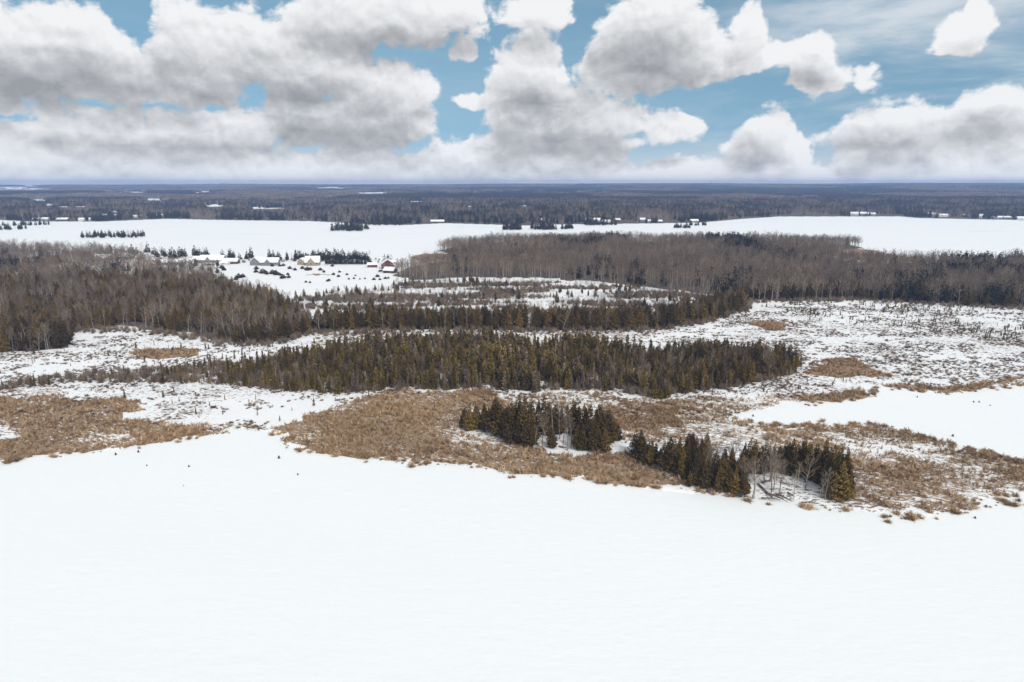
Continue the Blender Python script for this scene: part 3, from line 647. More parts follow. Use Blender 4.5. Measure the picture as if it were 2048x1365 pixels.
# cedar row and the woods behind it
X, Y = scatter(ROW, 0.17); px, py = proj(X, Y); k = rng.random(len(X)) < np.where(px < 640, .55, .9)
add_trees('cedar_tree', X[k], Y[k], rng.uniform(6.2, 9.8, k.sum()), 'row')
X, Y = scatter(ROW, 0.04); add_trees('bare_tree', X, Y - 1.5, rng.uniform(7, 11, len(X)), 'row')
X, Y = scatter(ROW, 0.10); add_trees('young_conifer', X, Y - 5, rng.uniform(1.2, 3.0, len(X)), 'row')
X, Y = scatter(LEFT_WOODS, 0.095); k = in_view(X, Y, 3) & (fbm(X / 15 + 3, Y / 22, 2) > .33); X, Y = X[k], Y[k]
add_trees('bare_tree', X, Y, rng.uniform(6.5, 11.5, len(X)), 'left_woods')
X, Y = scatter(LEFT_WOODS, 0.10); qx, qy = proj(X, Y); k = in_view(X, Y, 3) & (fbm(X / 18, Y / 18, 2) + .10 * np.exp(-((qy - 632) / 22) ** 2) > .50); X, Y = X[k], Y[k]
add_trees('cedar_tree', X, Y, rng.uniform(5.5, 9.5, len(X)), 'left_woods')
LC = poly([(-200, 712), (0, 706), (60, 706), (134, 698), (140, 680), (60, 672), (-200, 676)])
X, Y = scatter(LC, 0.10); add_trees('cedar_tree', X, Y, rng.uniform(6.5, 11.5, len(X)), 'left_woods')
# shrubby ground between the row and the bare woods
X, Y = scatter(SHRUBLAND, 0.022); k = fbm(X / 30, Y / 9, 3) > .53; add_trees('cedar_tree', X[k], Y[k], rng.uniform(2.0, 5.5, k.sum()), 'shrubland')
X, Y = scatter(SHRUBLAND, 0.07); k = fbm(X / 40 + 5, Y / 11, 3) > .53; add_trees('bare_tree', X[k], Y[k], rng.uniform(3.5, 7.5, k.sum()), 'shrubland')
# open heath: thin young conifers standing alone
HE = poly([(0, 735), (0, 712), (300, 690), (480, 700), (700, 672), (860, 668), (700, 690), (500, 720), (300, 738)])
X, Y = scatter(HE, 0.016); add_trees('young_conifer', X, Y, rng.uniform(.9, 2.6, len(X)), 'heath')
HR = poly([(1500, 612), (1700, 604), (2048, 622), (2048, 690), (1800, 660), (1600, 640)])
X, Y = scatter(HR, 0.10); k = fbm(X / 10, Y / 10, 2) > .48; add_trees('young_conifer', X[k], Y[k], rng.uniform(.8, 2.2, k.sum()), 'heath')
HM = poly([(240, 800), (430, 775), (780, 790), (640, 825), (540, 850), (300, 830)])
X, Y = scatter(HM, 0.018); add_trees('young_conifer', X, Y, rng.uniform(.7, 2.4, len(X)), 'heath')
HN = poly([(1050, 786), (1280, 800), (1450, 800), (1740, 770), (1700, 740), (1500, 780), (1280, 800)])
X, Y = scatter(HN, 0.04); add_trees('young_conifer', X, Y, rng.uniform(.7, 1.8, len(X)), 'heath')
# right-hand wood edge: dark cedars along the front
EDGE = poly([(1480, 606), (1600, 598), (1700, 601), (1900, 612), (2048, 619), (2200, 628), (2200, 606), (2048, 600), (1900, 593), (1700, 585), (1500, 588)])
X, Y = scatter(EDGE, 0.050); add_trees('cedar_tree', X, Y, rng.uniform(4.5, 9, len(X)), 'wood_edge')

TREES.sort(key=lambda t: -t[3] / math.hypot(t[1], t[2]))
def seen(t):
    p = proj(t[1], t[2], t[3] * .5); return -12 < p[0] < 2060
ORD = "first second third fourth fifth sixth seventh eighth ninth tenth eleventh twelfth thirteenth fourteenth fifteenth sixteenth seventeenth eighteenth nineteenth".split()
TENS = ["", "", "twenty", "thirty", "forty", "fifty", "sixty", "seventy", "eighty", "ninety"]; TENTH = ["", "", "twentieth", "thirtieth", "fortieth", "fiftieth", "sixtieth", "seventieth", "eightieth", "ninetieth"]
def ordw(n):
    if n <= 19: return ORD[n - 1]
    if n < 100: return TENTH[n // 10] if n % 10 == 0 else TENS[n // 10] + "-" + ORD[n % 10 - 1]
    return "hundred and " + ordw(n - 100) if n > 100 else "hundredth"
NOUN = {'cedar_tree': 'cedar', 'bare_tree': 'bare tree', 'young_conifer': 'young conifer'}
LOOK = {'cedar_tree': 'dark green', 'bare_tree': 'grey', 'young_conifer': 'slender olive'}
def section(zone, px, py=0):
    if zone == 'grove_a': return "grove on the tan reed bed"
    if zone == 'grove_b': return "grove on the snowy point"
    if zone == 'thicket':
        rank = "front" if py > 768 else "middle" if py > 735 else "back"
        return rank + " of thicket " + ["at its sparse tip", "behind the snow tongue", "above the tan bed", "behind the round grove", "behind the snowy point", "at its dark end"][min(5, max(0, int(px // 270)))]
    if zone == 'thicket_end': return "dark end of the middle thicket"
    if zone == 'row': return ["near end", "second fifth", "centre", "fourth fifth", "far end"][min(4, max(0, int((px - 560) // 190)))] + " of the cedar row"
    if zone == 'left_woods': return ("front" if py > 655 else "heart") + (" of woods beside the cedar row" if px > 330 else " of woods at the picture edge")
    if zone == 'wood_edge': return "wood edge along the open marsh"
    if zone == 'shrubland': return "scrub behind the cedar row"
    return "snowy marsh before the mixed woods" if px < 900 else "snowy marsh beyond the thicket"
cnt = {}; chosen, rest = [], []
for t in TREES:
    lim = 295
    if seen(t) and cnt.get(t[0], 0) < lim: cnt[t[0]] = cnt.get(t[0], 0) + 1; chosen.append(t)
    else: rest.append(t)
bysec = {}
for t in chosen:
    p, q = proj(t[1], t[2], 0); bysec.setdefault((t[0], section(t[5], p, q)), []).append((p, t))
for (kind, sec), L in bysec.items():
    L.sort(key=lambda a: a[0])
    for i, (p, t) in enumerate(L):
        T = KIND[kind][t[4]]; s = t[3] / T[3]; w = s * random.uniform(.88, 1.15)
        if t[5] in ('grove_a', 'grove_b') and kind == 'cedar_tree': w *= 1.02
        if len(L) <= 140: lab = f"{ordw(i + 1)} {NOUN[kind]} from left, {sec}"
        else: lab = f"{LOOK[kind]} {NOUN[kind]} in the {sec}"
        e = empty(kind, (t[1], t[2], .35), random.uniform(0, 6.28), (w, w, s), label=lab, category='tree', group=f"{NOUN[kind]}s in the {sec}")
        link('trunk', T[0], e); link('crown', T[1], e)
# the remaining trees of those kinds
def mass(name, kind, rows, label):
    a = np.array([(t[1], t[2], t[3], t[4]) for t in rows])
    if not len(a): return
    K = KIND[kind]
    instancer(name, [q[2] for q in K], a[:, 0], a[:, 1], np.full(len(a), .35), a[:, 2] / K[0][3], a[:, 3], label, 'trees', .03, rng.uniform(.85, 1.2, len(a)))
mass('cedar_woods', 'cedar_tree', [t for t in rest if t[0] == 'cedar_tree'], 'mass of smaller dark cedars behind the cedar row and through the woods')
mass('bare_woods', 'bare_tree', [t for t in rest if t[0] == 'bare_tree'], 'mass of grey leafless trees in the woods beside the cedar row')
mass('conifer_thicket', 'young_conifer', [t for t in rest if t[0] == 'young_conifer'], 'mass of small olive conifers filling the middle thicket')

# half a kilometre away and more: woods that read as one mass
def far_mass(name, P, dens, mix, h, label, thr=None, keep=None):
    X, Y = scatter(P, dens); k = in_view(X, Y); X, Y = X[k], Y[k]
    if keep is not None: k = keep(X, Y); X, Y = X[k], Y[k]
    con = fbm(X / 35, Y / 50, 3) + rng.normal(size=len(X)) * .08 < mix
    nb = len(KIND['far_bare']); nc = len(KIND['far_conifer'])
    idx = np.where(con, nb + rng.integers(nc, size=len(X)), rng.integers(nb, size=len(X)))
    S = rng.uniform(h[0], h[1], len(X)) / 12.0
    S = S * (0.8 + 0.45 * fbm(X / 30 + 4, Y / 30, 2))
    instancer(name, [q[2] for q in KIND['far_bare']] + [q[2] for q in KIND['far_conifer']], X, Y, land_z(X, Y) - .1, S, idx, label, 'trees', .04, rng.uniform(.9, 1.25, len(X)))
far_mass('peninsula_woods', PENINSULA, 0.085, .315, (8.5, 12.5), 'brown leafless woods covering the peninsula between the two lakes')
far_mass('lakeside_woods', LEFT_BACK, 0.085, .35, (6, 11), 'leafless woods and hedges around the lakeside houses', keep=lambda X, Y: fbm(X / 20, Y / 26, 3) > .38)
FW = np.vstack([poly(FAR_SHORE_PX), [[3500, 2700], [-3500, 2700]]])
far_mass('far_shore_woods', FW, 0.013, .47, (10, 15), 'leafless and conifer woods along the far lake shore', keep=lambda X, Y: (np.hypot(X, Y) < 2600) & ~in_fields(X, Y, 13))
def blocks():
    r = np.exp(rng.uniform(math.log(2350), math.log(9400), 90000)); w = rng.random(len(r)) < (r / 9400) ** 1.35 + .06
    r = r[w]; a = np.radians(rng.uniform(-43, 43, len(r))); X, Y = r * np.sin(a), r * np.cos(a)
    k = ~in_fields(X, Y, 14); X, Y = X[k], Y[k]
    con = fbm(X / 420, Y / 700, 3) + rng.normal(size=len(X)) * .05 < .53
    src = [mesh_np("forest_block", *forest_block(700 + i, False), [M_TWIG]) for i in range(3)] + [mesh_np("forest_block", *forest_block(710 + i, True), [M_FARCON]) for i in range(3)]
    idx = np.where(con, 3 + rng.integers(3, size=len(X)), rng.integers(3, size=len(X)))
    instancer('distant_forest', src, X, Y, far_height(X, Y) - .5, rng.uniform(.85, 1.25, len(X)), idx, 'blue hazy forest stretching away to the horizon', 'forest', 0.0, rng.uniform(1.0, 1.6, len(X)))
blocks()
# trees on the islets and along the lakeside
def islet_trees():
    Xs, Ys, Hs = [], [], []
    hh = [9, 9, 9, 12, 12, 12, 10, 10, 8, 8]; nn = [34, 26, 46, 60, 20, 28, 12, 44, 22, 18]
    for P, h, n in zip(ISLETS, hh, nn):
        c = P.mean(0); w = np.ptp(P[:, 0]) * .46; d = np.ptp(P[:, 1]) * .34
        Xs.append(c[0] + np.linspace(-w, w, n) + rng.normal(size=n) * w * .05); Ys.append(c[1] + rng.uniform(-d, d, n)); Hs.append(rng.uniform(.55, 1.05, n) * h)
    X, Y, H = map(np.concatenate, (Xs, Ys, Hs))
    line = [(px, 521.0 - (px < 420) * 6 + random.uniform(-2, 3), random.uniform(6, 10)) for px in list(range(250, 280, 5)) + list(range(306, 372, 5)) + list(range(390, 416, 5)) + [462, 468, 494, 540, 548, 556, 575] + list(range(592, 650, 5)) + list(range(626, 742, 4))]
    line += [(x, y, h) for x, y, h in ((446, 519, 8), (460, 519, 8), (480, 521, 6), (503, 518, 11), (560, 524, 8), (585, 525, 7), (590, 524, 6), (266, 514, 11), (284, 513, 11), (296, 512, 12), (410, 517, 8), (436, 534, 6), (392, 534, 7), (365, 536, 6), (384, 540, 7), (405, 542, 6), (420, 545, 7), (340, 538, 6), (318, 533, 7), (435, 548, 6))]
    line += [(px, 530, random.uniform(5, 8)) for px in range(655, 745, 5)] + [(px, 533, 9) for px in (770, 776, 784)] + [(x, 525, 11) for x in (8, 12, 18)]
    line += [(px, 452 - random.random() * 2, 8) for px in range(735, 810, 4)] + [(x, 522, random.uniform(5, 8)) for x in list(range(1706, 1762, 5)) + [2040, 2046]]
    g = np.array([gp(a, b) for a, b, c in line]); X = np.append(X, g[:, 0]); Y = np.append(Y, g[:, 1]); H = np.append(H, [c for a, b, c in line])
    nb = len(KIND['far_bare']); nc = len(KIND['far_conifer'])
    idx = np.where(rng.random(len(X)) < .8, nb + rng.integers(nc, size=len(X)), rng.integers(nb, size=len(X)))
    instancer('shore_conifers', [q[2] for q in KIND['far_bare']] + [q[2] for q in KIND['far_conifer']], X, Y, np.full(len(X), .3), H / 11, idx, 'dark conifers on the lake islets and behind the lakeside houses', 'trees', .02, rng.uniform(.9, 1.2, len(X)))
islet_trees()

# ------------------------------------------------------------------ reeds, heath and brush
def reed_sources():
    out = []
    for i in range(5):
        v, f = bush_parts(800 + i, 1.5, .62, 30, .06, 2.4)
        v = v * [1, 1, 1] + np.stack([v[:, 2] * .45, -v[:, 2] * .40, 0 * v[:, 2]], 1)
        out.append(mesh_np("reed_tuft", v, f, [M_REED]))
    return out
def reeds():
    XX, YY, SS_ = [], [], []
    for P in REEDS + PATCH + SOFT[:1]:
        d = 2.8 if P[:, 1].mean() < 300 else .12
        X, Y = scatter(P, d, 8); k = in_view(X, Y, 3); X, Y = X[k], Y[k]
        XX.append(X); YY.append(Y)
    X, Y = map(np.concatenate, (XX, YY))
    k = ~in_any(REED_HOLE, X, Y) & ~inside(CLEARING, X, Y); X, Y = X[k], Y[k]
    m, _ = land_mask(X, Y); X, Y = X[m], Y[m]
    px, py = proj(X, Y)
    snowy = np.exp(-(((px - 1600) / 170) ** 2 + ((py - 890) / 28) ** 2)) + .8 * np.exp(-(((px - 960) / 90) ** 2 + ((py - 872) / 12) ** 2)) + .6 * np.exp(-(((px - 1290) / 60) ** 2 + ((py - 880) / 22) ** 2)) + .7 * np.exp(-(((px - 1780) / 110) ** 2 + ((py - 900) / 18) ** 2))
    soft = inside(SOFT[0], X, Y) & ~in_any(REEDS + PATCH, X, Y)
    u, w = X * .85 - Y * .53, X * .53 + Y * .85
    gap = fbm(u / 3.2, w / 1.1, 3)
    k = gap > (0.425 + .12 * soft - .30 * (fbm(X / 12 + 2, Y / 12, 3) - .5) + .17 * np.clip(snowy, 0, 1) + rng.normal(size=len(X)) * .05); X, Y = X[k], Y[k]
    H = rng.uniform(.30, .72, len(X)) * (0.6 + .8 * fbm(X / 8, Y / 8, 2))
    instancer('dry_reeds', reed_sources(), X, Y, np.full(len(X), .25), H, rng.integers(5, size=len(X)), 'tan dry reeds standing along the snowy shoreline', 'reeds', .12, rng.uniform(.9, 1.5, len(X)))
    # rounded tussocks on the very edge of the ice
    E = []
    for Ln, n in ((SHORE[2:28], 420), ([(1455, 840), (1520, 852), (1600, 856), (1730, 850), (1800, 862), (1860, 880), (1950, 905), (2048, 924), (2120, 940)], 260), ([(1600, 806), (1680, 799), (1742, 794), (1752, 774), (1800, 778), (1860, 785), (1950, 782), (2060, 768)], 120)):
        G = np.array([gp(*p) for p in Ln]); seg = np.hypot(*np.diff(G, axis=0).T); c = np.append(0, np.cumsum(seg)); s = rng.random(n) * c[-1]
        E.append(np.stack([np.interp(s, c, G[:, 0]), np.interp(s, c, G[:, 1])], 1) + rng.normal(size=(n, 2)) * [.8, 1.3])
    E = np.vstack(E); pe = proj(E[:, 0], E[:, 1])[0]
    k = ~((pe > 460) & (pe < 540) & (E[:, 1] < 175)); E = E[k]
    k = ~inside(CLEARING, E[:, 0], E[:, 1] + 2); E = E[k]
    tus = [mesh_np("tussock", *bush_parts(830 + i, .95, .95, 70, .13, .9), [M_REED]) for i in range(4)]
    instancer('shore_tussocks', tus, E[:, 0], E[:, 1], np.full(len(E), .02), (.25 + .95 * rng.random(len(E)) ** 2), rng.integers(4, size=len(E)), 'round brown sedge tussocks along the edge of the ice', 'tussocks', .1, rng.uniform(.9, 1.4, len(E)))
reeds()
def heath():
    src = [mesh_np("heath_clump", *bush_parts(860 + i, .55, .7, 34, .07, .9), [M_RUST]) for i in range(5)]
    P = poly([(-150, 800), (-150, 700), (150, 664), (310, 664), (470, 692), (620, 670), (860, 664), (1300, 664), (1480, 626), (1600, 602), (2048, 620), (2200, 628), (2200, 765), (1950, 780), (1740, 795), (1450, 836), (1240, 850), (1000, 790), (760, 790), (540, 860), (300, 880)])
    X, Y = scatter(P, 0.8); k = in_view(X, Y, 2); X, Y = X[k], Y[k]
    px, py = proj(X, Y)
    n = .6 * fbm(X / 14 + 1, Y / 9, 3) + .4 * fbm(X / 3.5, Y / 2.2, 2)
    bias = .05 + np.where((px > 1650) & (py < 770), .03, 0) + np.where(inside(SHRUBLAND, X, Y), .05, 0) - np.where((px < 640) & (py > 770), .05, 0) + .06 * np.exp(-((py - 665) / 10) ** 2) * (px > 600) * (px < 1300) + np.where(inside(THICKET, X, Y), .04, 0)
    k = (n + bias > .565 + rng.normal(size=len(X)) * .03); X, Y = X[k], Y[k]
    m, _ = land_mask(X, Y); X, Y = X[m], Y[m]
    instancer('marsh_heath', src, X, Y, np.full(len(X), .28), rng.uniform(.35, 1.0, len(X)), rng.integers(5, size=len(X)), 'low brown heath clumps poking through the marsh snow', 'heath', .1, rng.uniform(.9, 1.5, len(X)))
    # taller brush in the scrub and at the wood edges
    src = [mesh_np("brush", *bush_parts(880 + i, 2.4, 1.5, 110, .07, 1.4), [M_TWIG]) for i in range(4)]
    X, Y = scatter(SHRUBLAND, .40); k = fbm(X / 40 + 5, Y / 11, 3) > .505; X, Y = X[k], Y[k]
    Ln = [(150, 664), (310, 664), (470, 694), (560, 688), (620, 670), (860, 664), (1060, 664), (1300, 664), (1400, 648), (1490, 622), (1500, 606), (1700, 602), (1900, 613), (2060, 621)]
    G = np.array([gp(*p) for p in Ln]); seg = np.hypot(*np.diff(G, axis=0).T); c = np.append(0, np.cumsum(seg)); s = rng.random(900) * c[-1]
    X = np.append(X, np.interp(s, c, G[:, 0])); Y = np.append(Y, np.interp(s, c, G[:, 1]) + rng.normal(size=900) * 2.5)
    X2, Y2 = scatter(LEFT_WOODS, .05); k = in_view(X2, Y2, 2); X = np.append(X, X2[k]); Y = np.append(Y, Y2[k])
    X2, Y2 = scatter(LEFT_BACK, .03); k = in_view(X2, Y2, 2); X = np.append(X, X2[k]); Y = np.append(Y, Y2[k])
    g2 = np.array([gp(a, b) for a, b in zip(rng.uniform(300, 760, 170), rng.uniform(518, 527, 170))]); g2[:, 1] += rng.normal(size=170) * 4; X = np.append(X, g2[:, 0]); Y = np.append(Y, g2[:, 1])
    X2, Y2 = scatter(THICKET, .30); X = np.append(X, X2); Y = np.append(Y, Y2)
    instancer('leafless_brush', src, X, Y, np.full(len(X), .3), rng.uniform(.35, 1.1, len(X)), rng.integers(4, size=len(X)), 'grey brown leafless brush in the scrub and along the woods', 'brush', .06)
heath()

# ------------------------------------------------------------------ bushes standing singly in the snowy field
def field_bushes():
    spots = [(513, 539, 7), (512, 545, 6), (526, 547, 10), (534, 549, 7), (545, 548, 9), (552, 550, 10), (560, 551, 6), (576, 550, 5), (566, 557, 9), (578, 556, 6), (580, 538, 6), (590, 541, 6), (605, 538, 6), (615, 541, 8), (621, 540, 6), (641, 541, 6), (648, 545, 5), (667, 550, 5), (677, 554, 5), (665, 533, 5),
             (679, 545, 4), (694, 550, 4), (711, 552, 3), (708, 558, 4), (698, 559, 4), (720, 559, 3), (730, 558, 3), (755, 554, 6), (748, 560, 5), (760, 560, 4), (771, 558, 5), (777, 557, 4), (444, 537, 7), (448, 541, 7), (478, 556, 9), (486, 555, 8), (472, 560, 7), (620, 566, 4), (612, 565, 4), (655, 563, 4), (658, 562, 5),
             (880, 572, 5), (903, 566, 5), (870, 569, 4), (1000, 566, 4), (985, 572, 5), (1030, 568, 4), (838, 566, 6), (545, 533, 5), (560, 533, 5), (567, 532, 5)]
    M1 = [(mesh_py('bush_trunk', simple_trunk(2, .08, 90 + i, 4).V, simple_trunk(2, .08, 90 + i, 4).F, [M_DARKBARK]), mesh_np('bush_crown', *cedar_crown(900 + i, 300, 2.4, 1.15, .42, .02), [M_FIELD_BUSH])) for i in range(3)]
    L = sorted(spots)
    for i, (x, y, hpx) in enumerate(L):
        X, Y = gp(x, y, .4); h = hpx * math.hypot(X, Y) / F; s = h / 2.4; m = M1[i % 3]
        where = "snowy field before the lakeside houses" if x < 800 else "snow gaps before the bare peninsula woods"
        k = sum(1 for q in L[:i + 1] if (q[0] < 800) == (x < 800))
        e = empty('juniper_bush', (X, Y, .35), random.uniform(0, 6), (s * random.uniform(.9, 1.3), s * random.uniform(.9, 1.3), s), label=f"{ordw(k)} dark bush from the left in the {where}", category='bush', group='bushes in the snowy field')
        link('trunk', m[0], e); link('crown', m[1], e)
field_bushes()

# ------------------------------------------------------------------ houses
W_GREY = flat("grey_siding", (0.20, 0.21, 0.22)); W_TAN = flat("tan_siding", (0.34, 0.27, 0.19)); W_RED = flat("red_siding", (0.14, 0.045, 0.035)); W_WHITE = flat("white_siding", (0.62, 0.62, 0.60)); W_BROWN = flat("brown_siding", (0.10, 0.07, 0.055)); W_BLUE = flat("blue_grey_siding", (0.12, 0.14, 0.17))
M_GLASS = flat("dark_window_glass", (0.03, 0.035, 0.04), 0.15); M_TRIM = flat("white_trim", (0.7, 0.7, 0.68)); M_ROOFSNOW = flat("roof_snow", (0.84, 0.86, 0.88), .8, .03); M_BRICK = flat("chimney_brick", (0.20, 0.09, 0.06)); M_SHINGLE = flat("dark_shingle", (0.06, 0.055, 0.055))
def house(px, py, w, d, wh, rh, wall, label, rz=0.0, wins=3, door=True, chim=True, gable=0.0, garage=False, ridge='x', group='lakeside houses', far=False, hip=0.0, name='house', category='house', bare_roof=False):
    X, Y = gp(px, py, 0.5)
    z = float(land_z(X, Y)) if far else 0.4
    if far: X, Y = gp(px, py, z)
    e = empty(name, (X, Y, z), rz, 0.85, label=label, category=category, group=group)
    hw, hd = w / 2, d / 2
    mb = MB().box(-hw, -hd, -.8, hw, hd, wh)
    if ridge == 'x': mb.face((-hw, -hd, wh), (-hw, hd, wh), (-hw + hip, 0, wh + rh)).face((hw, hd, wh), (hw, -hd, wh), (hw - hip, 0, wh + rh))
    else: mb.face((-hw, -hd, wh), (hw, -hd, wh), (0, -hd + hip, wh + rh)).face((hw, hd, wh), (-hw, hd, wh), (0, hd - hip, wh + rh))
    mb.build('wall', wall, e)
    ov, th = .5, .35
    def slab(q):   # a roof slope with thickness
        m = MB(); b = [Vector(p) for p in q]; t = [p + Vector((0, 0, th)) for p in b]
        m.V = b + t; n = len(b); m.F = [tuple(range(n))[::-1], tuple(range(n, 2 * n))] + [(i, (i + 1) % n, n + (i + 1) % n, n + i) for i in range(n)]
        return m
    dr = rh / (hd if ridge == 'x' else hw) * ov
    rm = M_SHINGLE if bare_roof else M_ROOFSNOW
    zr, ze = wh + rh + .03, wh - dr + .03
    if ridge == 'x':
        for s in (-1, 1): slab([(-hw - ov, s * (hd + ov), ze), (hw + ov, s * (hd + ov), ze), (hw + ov - hip, 0, zr), (-hw - ov + hip, 0, zr)]).build('roof', rm, e)
        if hip:
            for s in (-1, 1): slab([(s * (hw + ov), -hd - ov, ze), (s * (hw + ov), hd + ov, ze), (s * (hw + ov - hip), 0, zr)]).build('roof', rm, e)
    else:
        for s in (-1, 1): slab([(s * (hw + ov), -hd - ov, ze), (s * (hw + ov), hd + ov, ze), (0, hd + ov, zr), (0, -hd - ov, zr)]).build('roof', rm, e)
    n = wins + (1 if door else 0)
    for i in range(n):
        cx = -hw + w * (i + .5) / n
        if garage and i == n - 1:
            g = MB().box(cx - 1.3, -hd - .07, 0, cx + 1.3, -hd + .02, 2.2).build('garage_door', M_TRIM, e)
            for q in range(4): MB().box(cx - 1.2, -hd - .10, .1 + q * .52, cx + 1.2, -hd - .075, .55 + q * .52).build('panel', M_TRIM, g)
        elif door and i == n // 2:
            g = MB().box(cx - .55, -hd - .07, 0, cx + .55, -hd + .02, 2.15).build('door', W_BROWN, e); MB().box(cx + .3, -hd - .12, 1.0, cx + .42, -hd - .07, 1.12).build('handle', M_TRIM, g)
        else:
            for fl in range(1 if wh < 4.2 else 2):
                zb = .9 + fl * 2.6
                g = MB().box(cx - .8, -hd - .06, zb, cx + .8, -hd + .02, zb + 1.35).build('window', M_TRIM, e); MB().box(cx - .68, -hd - .09, zb + .12, cx + .68, -hd - .055, zb + 1.23).build('pane', M_GLASS, g)
    if chim: MB().box(hw * .35, .2, wh, hw * .35 + .8, 1.0, wh + rh + 1.1).build('chimney', M_BRICK, e)
    if gable:      # a cross gable facing the field
        gw = gable; gx = -hw * .15; gh = rh * .8
        m = MB().box(gx - gw / 2, -hd - 1.4, -.5, gx + gw / 2, -hd + .01, wh)
        m.face((gx - gw / 2, -hd - 1.4, wh), (gx + gw / 2, -hd - 1.4, wh), (gx, -hd - 1.4, wh + gh)).build('gable_wing', wall, e)
        for s in (-1, 1):
            slab([(gx + s * (gw / 2 + .4), -hd - 1.9, wh - .2), (gx + s * (gw / 2 + .4), -hd * .3, wh - .2), (gx, -hd * .3, wh + gh), (gx, -hd - 1.9, wh + gh)]).build('gable_roof', M_ROOFSNOW, e)
        g = MB().box(gx - .9, -hd - 1.47, .9, gx + .9, -hd - 1.38, 2.3).build('window', M_TRIM, e); MB().box(gx - .78, -hd - 1.5, 1.0, gx + .78, -hd - 1.465, 2.2).build('pane', M_GLASS, g)
    return e
house(541, 530, 15, 9, 2.9, 3.4, W_GREY, "long grey house with white roof and small centre gable beside the field", .08, 3, True, False, 4.5)
house(515, 529.5, 9, 10, 3.0, 3.8, W_GREY, "grey gable-fronted garage house next to the long grey house", -.1, 1, False, False, garage=False, ridge='y')
house(626, 530, 12, 10, 3.0, 4.6, W_TAN, "tan house with steep front gable and dark roof patch by the conifers", .15, 2, True, True, 6.0)
house(605, 529, 6.5, 7, 2.7, 3.0, W_TAN, "small tan gabled outbuilding beside the steep tan house", -.1, 1, False, False, ridge='y')
house(427, 525, 22, 11, 2.9, 3.6, W_GREY, "widest snow-roofed house with a low front gable", -.05, 4, True, False, 4.0)
house(402, 524, 12, 9, 2.6, 2.6, W_BLUE, "low dark-walled house joined beside the widest snow-roofed house", .1, 2, True, False)
house(350, 529, 18, 9, 2.4, 2.0, W_BLUE, "long low blue-grey bungalow with a flat snowy roof", .15, 4, True, False)
house(377, 527, 10, 8, 2.4, 2.2, W_WHITE, "small white cottage between the bungalow and the dark-walled house", -.1, 2, False, False)
house(290, 518, 13, 9, 2.6, 3.0, W_WHITE, "white cottage with tall snowy roof under thin bare trees", .1, 2, True, False, hip=2.5)
house(207, 521, 14, 9, 2.8, 2.8, W_TAN, "pale house half hidden in the leafless woods at far left", .1, 2, True, True)
house(248, 518, 13, 9, 2.8, 3.0, W_GREY, "grey house with pale roof half hidden beside conifers", -.1, 2, True, False, hip=2.0)
house(463, 527, 13, 8, 2.3, 2.2, W_BROWN, "dark low house with white roof between the two bare lakeside trees", .05, 2, True, False)
house(450, 530, 7, 5, 2.0, 1.4, W_WHITE, "small white shed in front of the dark low house", 0, 1, False, False, name='shed', category='shed')
house(775, 537, 9.5, 9, 4.6, 3.2, W_RED, "red two-storey cabin with snowy gable roof by the woods", .25, 2, True, False, ridge='y')
house(788, 535, 5, 7, 5.0, 1.2, W_WHITE, "white wing standing against the red cabin", .2, 1, False, False)
house(781, 545, 9, 7, 2.0, 2.2, W_BROWN, "dark shed with broad snowy roof in front of the red cabin", -.35, 1, True, False, name='shed', category='shed')
house(745, 534, 8, 5, 2.2, 1.4, W_RED, "low red hut with snowy roof beside the conifer hedge", .1, 1, True, False, name='shed', category='shed')
house(305, 524, 8, 6, 2.2, 1.6, W_WHITE, "small white-roofed shed below the white cottage", .1, 1, True, False, name='shed', category='shed')
